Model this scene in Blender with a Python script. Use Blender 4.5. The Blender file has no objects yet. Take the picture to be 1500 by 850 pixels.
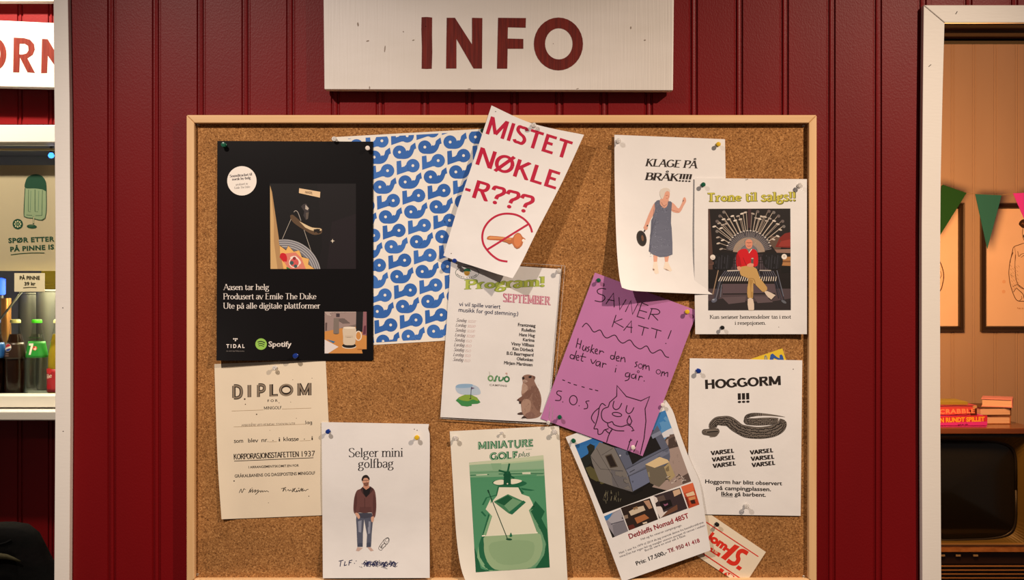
import bpy, bmesh, math, random
import numpy as np
from mathutils import Vector, Matrix
from mathutils.geometry import tessellate_polygon

random.seed(7)
SC = bpy.context.scene
COL = SC.collection

# ------------------------------------------------------------------ camera
S, D, ZC = 0.00127, 2.2, 1.5          # metres per photo pixel on the wall plane, camera distance, eye height
cam_d = bpy.data.cameras.new('camera')
cam = bpy.data.objects.new('camera', cam_d); COL.objects.link(cam)
cam.location = (0, -D, ZC); cam.rotation_euler = (math.pi/2, 0, 0)
cam_d.sensor_width = 36; cam_d.lens = 36*D/(1500*S)
cam_d.clip_start = 0.05
SC.camera = cam

# ------------------------------------------------------------------ exposure, world, lamps
vs = SC.view_settings
SC.display_settings.display_device = 'sRGB'
vs.view_transform = 'Standard'; vs.look = 'None'; vs.exposure = 0.0; vs.gamma = 1.0; vs.use_curve_mapping = False
w = bpy.data.worlds.new('dim_room'); SC.world = w; w.use_nodes = True
w.node_tree.nodes['Background'].inputs[0].default_value = (1.0, .80, .70, 1)
w.node_tree.nodes['Background'].inputs[1].default_value = 0.11

def lamp(name, kind, loc, aim, energy, color, size=0.05, spot=60, blend=.5):
    d = bpy.data.lights.new(name, kind); o = bpy.data.objects.new(name, d); COL.objects.link(o)
    o.location = loc; d.energy = energy; d.color = color
    if kind == 'SPOT':
        d.spot_size = math.radians(spot); d.spot_blend = blend
    d.shadow_soft_size = size
    if aim is not None:
        o.rotation_euler = (Vector(aim)-Vector(loc)).to_track_quat('-Z', 'Y').to_euler()
    return o
lamp('spot_lamp', 'SPOT', (-1.06, -1.43, ZC+1.293), (-.32, 0, ZC-.506), 158, (1.0, .85, .735), .022, 61.8, 1.0)
lamp('spot_lamp', 'SPOT', (1.48, -1.43, ZC+1.293), (.161, 0, ZC-.544), 226, (1.0, .79, .61), .022, 61.8, 1.0)
lamp('kiosk_spot_lamp', 'SPOT', (-1.55, .42, ZC+1.32), (-1.45, 1.0, ZC+.35), 160, (1.0, .86, .68), .03, 100, .6)
lamp('den_lamp', 'POINT', (1.30, 1.35, ZC+.22), None, 56, (1.0, .43, .125), .16)

def at(px, py, y=0.0):
    """the point at depth y that the photograph shows at pixel (px, py)"""
    k = S*(D+y)/D
    return Vector(((px-750)*k, y, ZC+(425-py)*k))

# ------------------------------------------------------------------ materials
def lin(h):
    h = h.lstrip('#')
    out = []
    for i in (0, 2, 4):
        c = int(h[i:i+2], 16)/255
        out.append(c/12.92 if c <= .04045 else ((c+.055)/1.055)**2.4)
    return tuple(out)
MATS = {}
def mat(name, color=(.5, .5, .5), rough=.5, metal=0, spec=.5, noise=None, bump=None, emit=None, trans=0, coat=0, ior=1.45):
    """procedural principled material; noise = (scale xyz, colour 2, contrast lo, hi); bump = (scale xyz, strength, distance)"""
    if name in MATS: return MATS[name]
    m = bpy.data.materials.new(name); m.use_nodes = True; nt = m.node_tree; N = nt.nodes; L = nt.links
    b = N['Principled BSDF']
    if isinstance(color, str): color = lin(color)
    b.inputs['Base Color'].default_value = (*color, 1); b.inputs['Roughness'].default_value = rough
    b.inputs['Metallic'].default_value = metal; b.inputs['Specular IOR Level'].default_value = spec
    b.inputs['Transmission Weight'].default_value = trans; b.inputs['Coat Weight'].default_value = coat; b.inputs['IOR'].default_value = ior
    tc = N.new('ShaderNodeTexCoord')
    def tex(sc, detail=4):
        mp = N.new('ShaderNodeMapping'); mp.inputs['Scale'].default_value = sc
        L.new(tc.outputs['Object'], mp.inputs['Vector'])
        n = N.new('ShaderNodeTexNoise'); n.inputs['Scale'].default_value = 1; n.inputs['Detail'].default_value = detail
        L.new(mp.outputs[0], n.inputs['Vector']); return n
    if noise:
        sc, c2, lo, hi = noise
        if isinstance(c2, str): c2 = lin(c2)
        n = tex(sc); r = N.new('ShaderNodeValToRGB')
        r.color_ramp.elements[0].position = lo; r.color_ramp.elements[1].position = hi
        r.color_ramp.elements[0].color = (*color, 1); r.color_ramp.elements[1].color = (*c2, 1)
        L.new(n.outputs['Fac'], r.inputs[0]); L.new(r.outputs[0], b.inputs['Base Color'])
    if bump:
        sc, st, di = bump
        n = tex(sc, 3); bp = N.new('ShaderNodeBump'); bp.inputs['Strength'].default_value = st; bp.inputs['Distance'].default_value = di
        L.new(n.outputs['Fac'], bp.inputs['Height']); L.new(bp.outputs[0], b.inputs['Normal'])
    if emit:
        c, s = emit
        b.inputs['Emission Color'].default_value = (*(lin(c) if isinstance(c, str) else c), 1); b.inputs['Emission Strength'].default_value = s
    MATS[name] = m
    return m

def cork_mat():
    m = bpy.data.materials.new('cork'); m.use_nodes = True; nt = m.node_tree; N = nt.nodes; L = nt.links
    b = N['Principled BSDF']; b.inputs['Roughness'].default_value = .9; b.inputs['Specular IOR Level'].default_value = .2
    tc = N.new('ShaderNodeTexCoord')
    v = N.new('ShaderNodeTexVoronoi'); v.inputs['Scale'].default_value = 560
    n = N.new('ShaderNodeTexNoise'); n.inputs['Scale'].default_value = 330; n.inputs['Detail'].default_value = 3
    n2 = N.new('ShaderNodeTexNoise'); n2.inputs['Scale'].default_value = 9; n2.inputs['Detail'].default_value = 3
    for t in (v, n, n2): L.new(tc.outputs['Object'], t.inputs['Vector'])
    r = N.new('ShaderNodeValToRGB'); e = r.color_ramp.elements
    e[0].position = .22; e[0].color = (.13, .048, .013, 1); e[1].position = .80; e[1].color = (.68, .36, .135, 1)
    k = e.new(.42); k.color = (.335, .147, .044, 1); k = e.new(.60); k.color = (.44, .205, .066, 1)
    sp = N.new('ShaderNodeSeparateColor'); L.new(v.outputs['Color'], sp.inputs[0])
    mx = N.new('ShaderNodeMath'); mx.operation = 'MULTIPLY_ADD'; mx.inputs[1].default_value = .36; L.new(sp.outputs[0], mx.inputs[0])
    m2 = N.new('ShaderNodeMath'); m2.operation = 'MULTIPLY'; m2.inputs[1].default_value = .64; L.new(n.outputs['Fac'], m2.inputs[0])
    L.new(m2.outputs[0], mx.inputs[2]); L.new(mx.outputs[0], r.inputs[0])
    mm = N.new('ShaderNodeMix'); mm.data_type = 'RGBA'; mm.blend_type = 'MULTIPLY'; mm.inputs[0].default_value = .25
    r2 = N.new('ShaderNodeValToRGB'); r2.color_ramp.elements[0].position = .3; r2.color_ramp.elements[1].position = .7
    L.new(n2.outputs['Fac'], r2.inputs[0]); L.new(r.outputs[0], mm.inputs[6]); L.new(r2.outputs[0], mm.inputs[7])
    L.new(mm.outputs[2], b.inputs['Base Color'])
    bp = N.new('ShaderNodeBump'); bp.inputs['Strength'].default_value = .35; bp.inputs['Distance'].default_value = .0008
    L.new(mx.outputs[0], bp.inputs['Height']); L.new(bp.outputs[0], b.inputs['Normal'])
    return m
def ink_mat():
    m = bpy.data.materials.new('printed_ink'); m.use_nodes = True; N = m.node_tree.nodes; L = m.node_tree.links
    a = N.new('ShaderNodeVertexColor'); a.layer_name = 'ink'
    L.new(a.outputs[0], N['Principled BSDF'].inputs['Base Color'])
    N['Principled BSDF'].inputs['Roughness'].default_value = .55; N['Principled BSDF'].inputs['Specular IOR Level'].default_value = .3
    return m
INK = ink_mat()
def sheet_glass(name, tint=(1, 1, 1), gloss=.08, rough=.03, bump=None):
    """thin clear sheet: transparent with a fresnel gloss"""
    m = bpy.data.materials.new(name); m.use_nodes = True; N = m.node_tree.nodes; L = m.node_tree.links
    N.remove(N['Principled BSDF']); out = N['Material Output']
    t = N.new('ShaderNodeBsdfTransparent'); t.inputs[0].default_value = (*tint, 1)
    g = N.new('ShaderNodeBsdfGlossy'); g.inputs['Roughness'].default_value = rough
    f = N.new('ShaderNodeLayerWeight'); f.inputs[0].default_value = .5
    pw = N.new('ShaderNodeMath'); pw.operation = 'POWER'; pw.inputs[1].default_value = 4; L.new(f.outputs['Facing'], pw.inputs[0])
    ad = N.new('ShaderNodeMath'); ad.operation = 'MULTIPLY_ADD'; ad.inputs[1].default_value = .75; ad.inputs[2].default_value = gloss; L.new(pw.outputs[0], ad.inputs[0])
    mx = N.new('ShaderNodeMixShader'); L.new(ad.outputs[0], mx.inputs[0]); L.new(t.outputs[0], mx.inputs[1]); L.new(g.outputs[0], mx.inputs[2])
    if bump:
        n = N.new('ShaderNodeTexNoise'); n.inputs['Scale'].default_value = bump[0]; tc = N.new('ShaderNodeTexCoord'); L.new(tc.outputs['Object'], n.inputs['Vector'])
        bp = N.new('ShaderNodeBump'); bp.inputs['Strength'].default_value = bump[1]; bp.inputs['Distance'].default_value = .01
        L.new(n.outputs['Fac'], bp.inputs['Height']); L.new(bp.outputs[0], g.inputs['Normal'])
    L.new(mx.outputs[0], out.inputs['Surface'])
    return m

# ------------------------------------------------------------------ object helpers
def tag(o, label=None, cat=None, group=None, kind=None):
    if label: o['label'] = label
    if cat: o['category'] = cat
    if group: o['group'] = group
    if kind: o['kind'] = kind
    return o
def thing(name, label, cat, loc, group=None, rot=None):
    o = bpy.data.objects.new(name, None); COL.objects.link(o); o.location = loc
    o.empty_display_size = .05
    if rot: o.rotation_euler = rot
    return tag(o, label, cat, group)
def ploc(parent):
    v = Vector((0, 0, 0)); p = parent
    while p is not None:
        v = v + p.location; p = p.parent
    return v
def mesh_obj(name, verts, faces, m, parent=None, smooth=False, local=False):
    """verts in world space (local=True: in the parent's space)"""
    verts = [Vector(v) for v in verts]
    if parent is None:
        lo = Vector([min(v[i] for v in verts) for i in range(3)]); hi = Vector([max(v[i] for v in verts) for i in range(3)])
        loc = (lo+hi)/2
    else:
        loc = Vector((0, 0, 0))
    off = loc if parent is None else (Vector((0, 0, 0)) if local else ploc(parent))
    me = bpy.data.meshes.new(name); me.from_pydata([v-off for v in verts], [], faces); me.update()
    for mm in (m if isinstance(m, (list, tuple)) else [m]): me.materials.append(mm)
    if smooth:
        for p in me.polygons: p.use_smooth = True
    o = bpy.data.objects.new(name, me); COL.objects.link(o); o.location = loc
    if parent: o.parent = parent
    return o
def fix_normals(o):
    bm = bmesh.new(); bm.from_mesh(o.data); bmesh.ops.recalc_face_normals(bm, faces=bm.faces); bm.to_mesh(o.data); bm.free()
    return o
def bevel(o, wd, seg=2):
    md = o.modifiers.new('bevel', 'BEVEL'); md.width = wd; md.segments = seg; md.limit_method = 'ANGLE'
    return o
def box(name, x0, x1, y0, y1, z0, z1, m, parent=None, bv=0, local=False):
    v = [(x, y, z) for x in (x0, x1) for y in (y0, y1) for z in (z0, z1)]
    f = [(0, 1, 3, 2), (4, 6, 7, 5), (0, 4, 5, 1), (2, 3, 7, 6), (0, 2, 6, 4), (1, 5, 7, 3)]
    o = mesh_obj(name, v, f, m, parent, local=local); fix_normals(o)
    return bevel(o, bv) if bv else o
def pbox(name, px0, py0, px1, py1, yf, yb, m, parent=None, bv=0):
    """box whose front face (depth yf) fills the photo rectangle"""
    a, b = at(px0, py0, yf), at(px1, py1, yf)
    return box(name, a.x, b.x, yf, yb, b.z, a.z, m, parent, bv)
def lathe(name, prof, m, parent=None, seg=24, axis='z', smooth=True, loc=(0, 0, 0)):
    """prof: (r, h) from bottom to top, in the parent's space; axis '-y' points at the viewer"""
    vs_, fs = [], []
    for (r, h) in prof:
        for i in range(seg):
            a = 2*math.pi*i/seg
            c, s_ = r*math.cos(a), r*math.sin(a)
            vs_.append((c+loc[0], s_+loc[1], h+loc[2]) if axis == 'z' else (c+loc[0], -h+loc[1], s_+loc[2]))
    n = len(prof)
    for j in range(n-1):
        for i in range(seg):
            k = (i+1) % seg
            fs.append((j*seg+i, j*seg+k, (j+1)*seg+k, (j+1)*seg+i))
    if prof[0][0] > 1e-6: fs.append(tuple(range(seg))[::-1])
    if prof[-1][0] > 1e-6: fs.append(tuple((n-1)*seg+i for i in range(seg)))
    o = mesh_obj(name, vs_, fs, m, parent, smooth, local=parent is not None)
    bm = bmesh.new(); bm.from_mesh(o.data); bmesh.ops.remove_doubles(bm, verts=bm.verts, dist=1e-7)
    bmesh.ops.recalc_face_normals(bm, faces=bm.faces)
    for e in bm.edges:
        if len(e.link_faces) == 2 and e.calc_face_angle(0) > .7: e.smooth = False
    bm.to_mesh(o.data); bm.free()
    return o
def prism(name, outline, yf, yb, m, parent=None, bv=0, holes=()):
    """outline in photo pixels at depth yf, given real thickness back to yb"""
    pts = [at(x, y, yf) for x, y in outline]
    loops = [pts]+[[at(x, y, yf) for x, y in h] for h in holes]
    allp = [p for l in loops for p in l]; n = len(allp)
    tri = tessellate_polygon([[Vector((p.x, p.z, 0)) for p in l] for l in loops])
    v = allp+[Vector((p.x, yb, p.z)) for p in allp]
    f = [tuple(t) for t in tri]+[tuple(i+n for i in t[::-1]) for t in tri]
    o0 = 0
    for l in loops:
        for i in range(len(l)):
            j = (i+1) % len(l)
            f.append((o0+i, o0+j, o0+j+n, o0+i+n))
        o0 += len(l)
    o = mesh_obj(name, v, f, m, parent); fix_normals(o)
    return bevel(o, bv) if bv else o
def tube(name, pts, r, m, parent=None, seg=8, rads=None):
    pts = [Vector(p) for p in pts]; vs_, fs = [], []
    for i, p in enumerate(pts):
        d = (pts[min(i+1, len(pts)-1)]-pts[max(i-1, 0)]).normalized()
        u = d.orthogonal().normalized() if i == 0 else (u-d*u.dot(d)).normalized()
        v = d.cross(u); rr = rads[i] if rads else r
        for k in range(seg):
            a = 2*math.pi*k/seg; vs_.append(p+(u*math.cos(a)+v*math.sin(a))*rr)
    for i in range(len(pts)-1):
        for k in range(seg):
            k2 = (k+1) % seg; fs.append((i*seg+k, i*seg+k2, (i+1)*seg+k2, (i+1)*seg+k))
    fs += [tuple(range(seg))[::-1], tuple((len(pts)-1)*seg+k for k in range(seg))]
    return fix_normals(mesh_obj(name, vs_, fs, m, parent, True))

# ------------------------------------------------------------------ lettering: outline strings
def catmull(p, n=6, closed=False):
    out = []; P = list(p)
    if closed: P = [P[-1]]+P+[P[0], P[1]]
    else: P = [P[0]]+P+[P[-1]]
    for i in range(1, len(P)-2):
        for k in range(n):
            t = k/n; a, b, c, d = P[i-1], P[i], P[i+1], P[i+2]
            out.append(tuple(.5*(2*b[j]+(c[j]-a[j])*t+(2*a[j]-5*b[j]+4*c[j]-d[j])*t*t+(3*b[j]-a[j]-3*c[j]+d[j])*t**3) for j in range(len(b))))
    out.append(tuple(P[-2]))
    return out
def ribbon(pts, rx, ry=None, rads=None):
    """quads along a polyline; pen is an ellipse rx (sideways) by ry (up); rads: own half-width per point"""
    ry = rx if ry is None else ry
    k = ry/rx; q = [(x*k, y) for x, y in pts]; n = len(q); L, R = [], []
    for i in range(n):
        a, b, c = q[max(i-1, 0)], q[i], q[min(i+1, n-1)]
        d1 = (b[0]-a[0], b[1]-a[1]); d2 = (c[0]-b[0], c[1]-b[1])
        l1, l2 = math.hypot(*d1), math.hypot(*d2)
        if l1 > 1e-9 and l2 > 1e-9:
            d = (d1[0]/l1+d2[0]/l2, d1[1]/l1+d2[1]/l2); l = math.hypot(*d)
            if l < .3: d, l = (d1[0]/l1, d1[1]/l1), 1
            mit = min(2/l, 1.6) if l > .3 else 1
        else:
            d = d1 if l1 > 1e-9 else d2; l = math.hypot(*d) or 1; mit = 1
        r = (rads[i] if rads else ry)*mit; nx, ny = -d[1]/l*r, d[0]/l*r
        L.append(((b[0]+nx)/k, b[1]+ny)); R.append(((b[0]-nx)/k, b[1]-ny))
    return [[L[i], L[i+1], R[i+1], R[i]] for i in range(n-1)]
def ell(cx, cy, rx, ry, a0=0, a1=360, n=None, rot=0):
    n = n or max(8, int(abs(a1-a0)/12)); cr, sr = math.cos(math.radians(rot)), math.sin(math.radians(rot)); o = []
    for i in range(n+1):
        a = math.radians(a0+(a1-a0)*i/n); x, y = rx*math.cos(a), ry*math.sin(a)
        o.append((cx+x*cr-y*sr, cy+x*sr+y*cr))
    return o
GL = {  # advance width ; strokes on a 100-high cap: l line, t thin line, c curve, e ellipse arc (cx cy rx ry a0 a1), d dot
'A': (74, 't 2,0 36,100;l 36,100 72,0;t 14,36 58,36'), 'B': (68, 'l 14,0 14,100;c 14,99 42,99 54,88 54,68 42,54 14,54;c 14,54 44,54 60,42 60,14 44,1 14,1'),
'C': (76, 'e 42,50 34,50 48 312'), 'D': (80, 'l 14,0 14,100;c 14,99 42,98 64,84 70,50 64,16 42,2 14,1'),
'E': (66, 'l 14,0 14,100;l 14,98 58,98;l 14,53 48,53;l 14,2 60,2'), 'F': (60, 'l 14,0 14,100;l 14,98 56,98;l 14,52 46,52'),
'G': (82, 'e 42,50 34,50 45 318;l 72,10 72,46;l 52,46 72,46'), 'H': (82, 'l 14,0 14,100;l 68,0 68,100;l 14,52 68,52'), 'I': (32, 'l 16,0 16,100'),
'J': (44, 'c 30,100 30,30 28,8 16,0 4,8'), 'K': (76, 'l 14,0 14,100;t 62,100 16,46;l 30,58 70,0'), 'L': (62, 'l 14,0 14,100;l 14,2 58,2'),
'M': (98, 't 12,0 12,100;l 12,100 49,12;t 49,12 86,100;l 86,100 86,0'), 'N': (82, 't 12,0 12,100;l 12,100 70,0;t 70,0 70,100'), 'O': (84, 'e 42,50 35,50 0 360'),
'P': (64, 'l 14,0 14,100;c 14,99 44,99 58,88 58,64 44,50 14,50'), 'R': (74, 'l 14,0 14,100;c 14,99 44,99 58,88 58,66 44,52 14,52;l 36,52 70,0'),
'S': (62, 'c 54,82 44,97 28,100 12,92 10,72 26,56 44,46 54,28 46,6 28,0 14,4 6,18'), 'T': (72, 'l 36,0 36,100;l 4,98 68,98'),
'U': (80, 'c 12,100 12,60 12,30 20,7 40,0 60,7 68,30 68,60 68,100'), 'V': (72, 'l 2,100 36,0;t 36,0 70,100'), 'Å': (74, 't 2,0 36,100;l 36,100 72,0;t 14,36 58,36;e 36,122 9,9 0 360'),
'Ø': (84, 'e 42,50 35,50 0 360;t 10,-4 74,104'), '!': (28, 'l 14,100 14,30;d 14,6 8'), '.': (22, 'd 11,6 7'), '?': (62, 'c 8,72 12,90 30,98 50,92 56,74 46,58 34,46 31,28;d 31,8 9'), ':': (24, 'd 12,8 7;d 12,52 7'), ')': (30, 'c 6,104 20,70 20,30 6,-14'), ' ': (30, ''), '-': (36, 'l 6,34 30,34'),
'a': (52, 'c 8,52 16,63 30,64 40,56 41,40 41,12 48,2;c 41,38 22,34 9,24 8,10 18,0 30,3 41,14'), 'b': (58, 'l 12,0 12,100;e 31,32 19,32 0 360'), 'd': (60, 'l 47,0 47,100;e 28,32 20,32 0 360'),
'e': (52, 'l 8,36 46,36;e 27,33 20,32 5 322'), 'f': (36, 'l 14,0 14,70;c 14,68 15,88 24,99 36,96;l 3,64 30,64'), 'g': (56, 'e 25,44 17,20 0 360;c 41,58 46,64 54,62;c 14,28 8,18 18,10 40,4 50,-8 42,-24 24,-30 8,-24 6,-10 18,8'),
'h': (62, 'l 12,0 12,100;c 12,46 22,60 36,64 46,58 49,44 49,20 49,0'), 'i': (28, 'l 14,0 14,65;d 14,88 7'), 'j': (28, 'c 16,65 16,0 12,-24 0,-28;d 16,88 7'), 'k': (58, 'l 12,0 12,100;t 46,65 13,30;l 24,40 54,0'),
'l': (28, 'l 14,0 14,100'), 'm': (92, 'l 12,0 12,65;c 12,46 22,60 34,64 43,58 46,44 46,20 46,0;c 46,46 56,60 68,64 77,58 80,44 80,20 80,0'), 'n': (62, 'l 12,0 12,65;c 12,46 22,60 36,64 46,58 49,44 49,20 49,0'),
'o': (58, 'e 29,32 21,32 0 360'), 'p': (58, 'l 12,-30 12,65;e 31,32 19,32 0 360'), 'r': (42, 'l 12,0 12,65;c 12,40 20,56 30,64 40,60'), 's': (44, 'c 37,52 28,64 16,62 9,52 14,40 28,32 38,20 34,4 20,0 8,4 6,14'),
't': (36, 'c 15,84 15,40 16,12 22,1 34,6;l 3,64 32,64'), 'u': (62, 'c 12,65 12,30 14,8 24,0 38,5 49,20;l 49,65 49,0'), 'v': (56, 'l 4,65 28,0;t 28,0 52,65'), 'y': (56, 'l 4,65 28,4;t 52,65 28,0 18,-26'),
'å': (52, 'c 8,52 16,63 30,64 40,56 41,40 41,12 48,2;c 41,38 22,34 9,24 8,10 18,0 30,3 41,14;e 26,86 9,9 0 360'), 'ø': (58, 'e 29,32 21,32 0 360;t 6,-6 52,72'), 'c': (50, 'e 28,32 20,32 45 315'), 'q': (60, 'l 47,-30 47,65;e 28,32 20,32 0 360'),
}
SINGLE_A = (58, 'e 28,32 19,32 0 360;l 47,0 47,65'); SINGLE_G = (58, 'e 28,32 19,32 0 360;c 47,65 47,0 42,-24 26,-29 10,-22')
def nums(s): return [tuple(float(v) for v in t.split(',')) for t in s.split()]
def skel(txt, rx, ry, serif=0, st=3.5, track=0, single=False, thin=.45, small=None):
    polys = []; X = 0
    for ch in txt:
        adv, g = GL.get(ch, GL[' '])
        if single and ch in 'ag': adv, g = SINGLE_A if ch == 'a' else SINGLE_G
        for sg in filter(None, g.split(';')):
            k, rest = sg[0], sg[2:]
            ring = False
            if k == 'd':
                (cx, cy), r = nums(rest.split()[0])[0], float(rest.split()[1])
                polys.append([(X+x, y) for x, y in ell(cx, cy, max(r, rx*1.15), max(r, rx*1.15), n=10)[:-1]]); continue
            if k == 'e':
                t = rest.split(); (cx, cy), (a, b) = nums(t[0]+' '+t[1]); ring = True
                small_r = a < 12
                pts = ell(cx, cy, a, b, float(t[2]), float(t[3])) if small_r else ell(cx, cy, a-rx*.0, b-ry, float(t[2]), float(t[3]))
            else:
                pts = nums(rest)
            ends = (pts[0], pts[1]), (pts[-1], pts[-2])
            if ch.isupper() or ch in '?!':
                if k in 'lt' and abs(pts[0][1]-pts[1][1]) < 1 and pts[0][1] in (98, 2): pts = [(x, 100-ry if y > 50 else ry) for x, y in pts]
                if k == 'c' and max(y for x, y in pts) < 103: pts = [(x, min(max(y, ry), 100-ry) if 0 < y < 100 or ch in 'S' else y) for x, y in pts]
            flat = k in 'lt' and min(y for x, y in pts) >= 0 and max(y for x, y in pts) <= 100
            if k == 'c': pts = catmull(pts, 4)
            px_, py_ = (rx*thin, ry) if k == 't' else (rx, ry)
            if ring and a < 12: px_, py_ = max(ry, rx*.4), max(ry, rx*.4)
            if k == 't': px_ = max(px_, ry)
            quads = ribbon(pts, px_, py_)
            if flat: quads = [q for q in (half(half(q, lambda p: p[1]), lambda p: 100-p[1]) for q in quads) if len(q) > 2]
            polys += [[(X+x, y) for x, y in q] for q in quads]
            if serif and not ring:
                for (e, o) in ends:
                    if abs(e[1]-o[1]) < abs(e[0]-o[0])*.8: continue
                    up = e[1] > o[1]
                    if e[1] in (0, -30) and not up or (e[1] == 100 and up and ch.isupper()) or (e[1] == 65 and up and ch in 'vyk'):
                        a0, a1 = e[0]-px_-serif, e[0]+px_+serif
                    elif e[1] in (65, 100) and up: a0, a1 = e[0]-px_-serif, e[0]+px_*.5
                    else: continue
                    y0, y1 = (e[1]-st*2, e[1]) if up else (e[1], e[1]+st*2)
                    polys.append([(X+a0, y0), (X+a1, y0), (X+a1, y1), (X+a0, y1)])
        X += adv+track
    return [[(x/100, y/100) for x, y in p] for p in polys], None
BFC = {}
def bfont(txt, offset=0.0, spacing=1.0):
    """the sans lettering of the text object, as flat outlines (cap height 1)"""
    key = (txt, offset, spacing)
    if key in BFC: return BFC[key]
    cu = bpy.data.curves.new('lettering', 'FONT'); cu.body = txt; cu.resolution_u = 3; cu.offset = offset; cu.space_character = spacing
    ob = bpy.data.objects.new('lettering', cu); COL.objects.link(ob)
    dg = bpy.context.evaluated_depsgraph_get(); me = bpy.data.meshes.new_from_object(ob.evaluated_get(dg))
    v = [(a.co.x, a.co.y) for a in me.vertices]
    polys = [[v[i] for i in p.vertices] for p in me.polygons]
    bpy.data.meshes.remove(me); bpy.data.objects.remove(ob); bpy.data.curves.remove(cu)
    BFC[key] = polys
    return polys
CAPH = None
def sans(txt, offset=0.0, spacing=1.0):
    global CAPH
    if CAPH is None: CAPH = max(y for p in bfont('H') for x, y in p)
    return [[(x/CAPH, y/CAPH) for x, y in p] for p in bfont(txt, offset, spacing)], None

def bold(txt, d, spacing=1.0):
    """the sans lettering thickened by d cap heights all round"""
    ps = sans(txt, 0, spacing)[0]; out = list(ps)
    for i in range(8):
        a = math.pi*i/4; dx, dy = d*math.cos(a), d*math.sin(a)*.8
        out += [[(x+dx, y+dy) for x, y in p] for p in ps]
    return out, None
class Ink:
    """flat printed or painted shapes, collected in photo pixels and then laid on a surface"""
    def __init__(self): self.items = []; self.layer = 0
    def poly(self, pts, col, holes=(), layer=None):
        self.items.append(([list(pts)]+[list(h) for h in holes], lin(col) if isinstance(col, str) else col, self.layer if layer is None else layer)); return self
    def polys(self, ps, col, layer=None):
        for p in ps: self.poly(p, col, layer=layer)
        return self
    def line(self, pts, wd, col, smooth=0, closed=False, layer=None):
        if smooth: pts = catmull(list(pts), smooth, closed)
        elif closed: pts = list(pts)+[pts[0]]
        return self.polys(ribbon(pts, wd/2), col, layer)
    def disc(self, cx, cy, r, col, ry=None, rot=0, layer=None, n=20):
        return self.poly(ell(cx, cy, r, ry or r, n=n, rot=rot)[:-1], col, layer=layer)
    def ring(self, cx, cy, rx, ry, wd, col, a0=0, a1=360, rot=0, layer=None):
        return self.line(ell(cx, cy, rx, ry, a0, a1, n=40, rot=rot), wd, col, layer=layer)
    def text(self, glyphs, p0, p1, up, col, layer=None):
        """glyph outlines stretched so that their ink runs from p0 to p1 along the baseline; up = cap height vector"""
        ps = glyphs[0]; x0 = min(x for p in ps for x, y in p); x1 = max(x for p in ps for x, y in p)
        dx, dy = p1[0]-p0[0], p1[1]-p0[1]
        if isinstance(up, (int, float)):
            l = math.hypot(dx, dy); up = (dy/l*up, -dx/l*up)
        for p in ps:
            self.poly([(p0[0]+(x-x0)/(x1-x0)*dx+y*up[0], p0[1]+(x-x0)/(x1-x0)*dy+y*up[1]) for x, y in p], col, layer=layer)
        return self
    def build(self, name, parent, mapf, clip=None, grid=None, label=None, mat_=None):
        V, F, C = [], [], []
        for it, (loops, col, ly) in enumerate(self.items):
            ly += (it % 12)*.02          # printed shapes never lie exactly in one plane
            vv = [p for l in loops for p in l]
            if len(loops) == 1 and len(vv) == 3: tri = [(0, 1, 2)]
            elif len(loops) == 1 and len(vv) == 4: tri = [(0, 1, 2), (0, 2, 3)]
            else: tri = tessellate_polygon([[Vector((x, y, 0)) for x, y in l] for l in loops])
            for t in tri:
                P = [vv[i] for i in t]
                if clip: P = clip_poly(P, clip)
                pieces = [P] if len(P) > 2 else []
                if grid: pieces = [c for p in pieces for c in dice(p, grid)]
                for p in pieces:
                    if abs(sum(p[i][0]*p[(i+1) % len(p)][1]-p[(i+1) % len(p)][0]*p[i][1] for i in range(len(p)))) < 1e-4: continue
                    b = len(V); V += [(x, y, ly) for x, y in p]; F.append(tuple(range(b, b+len(p)))); C.append(col)
        if not V: return None
        A = np.array(V); W = mapf(A[:, 0], A[:, 1], A[:, 2])
        o = mesh_obj(name, [tuple(p) for p in W], F, mat_ or INK, parent)
        ca = o.data.color_attributes.new('ink', 'FLOAT_COLOR', 'CORNER'); arr = []
        for f, c in zip(F, C): arr += [c[0], c[1], c[2], 1.0]*len(f)
        ca.data.foreach_set('color', arr)
        if label: o['label'] = label
        return o
def clip_poly(P, Q):
    """clip polygon P to the convex polygon Q (either winding)"""
    ar = sum(Q[i][0]*Q[(i+1) % len(Q)][1]-Q[(i+1) % len(Q)][0]*Q[i][1] for i in range(len(Q))); sg = 1 if ar > 0 else -1
    for i in range(len(Q)):
        a, b = Q[i], Q[(i+1) % len(Q)]
        P = half(P, lambda p: sg*((b[0]-a[0])*(p[1]-a[1])-(b[1]-a[1])*(p[0]-a[0])))
        if len(P) < 3: return []
    return P
def half(P, f):
    out = []
    if len(P) < 3: return out
    for i in range(len(P)):
        p, q = P[i], P[(i+1) % len(P)]; a, b = f(p), f(q)
        if a >= 0: out.append(p)
        if (a > 0 and b < 0) or (a < 0 and b > 0):
            t = a/(a-b); out.append((p[0]+(q[0]-p[0])*t, p[1]+(q[1]-p[1])*t))
    return out
def dice(P, g):
    out = [P]
    for ax in (0, 1):
        nxt = []
        for p in out:
            lo, hi = min(q[ax] for q in p), max(q[ax] for q in p)
            c = math.floor(lo/g)*g
            if hi-lo < g*.6: nxt.append(p); continue
            while c < hi:
                r = half(p, lambda q: q[ax]-c)
                r = half(r, lambda q: c+g-q[ax]) if len(r) > 2 else []
                if len(r) > 2: nxt.append(r)
                c += g
        out = nxt
    return out
def crop(x0, y0, k):
    """reader for points noted on an enlarged view of the photo"""
    def f(s):
        if isinstance(s, str): return [(x0+x/k, y0+y/k) for x, y in nums(s)]
        return (x0+s[0]/k, y0+s[1]/k)
    return f

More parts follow.
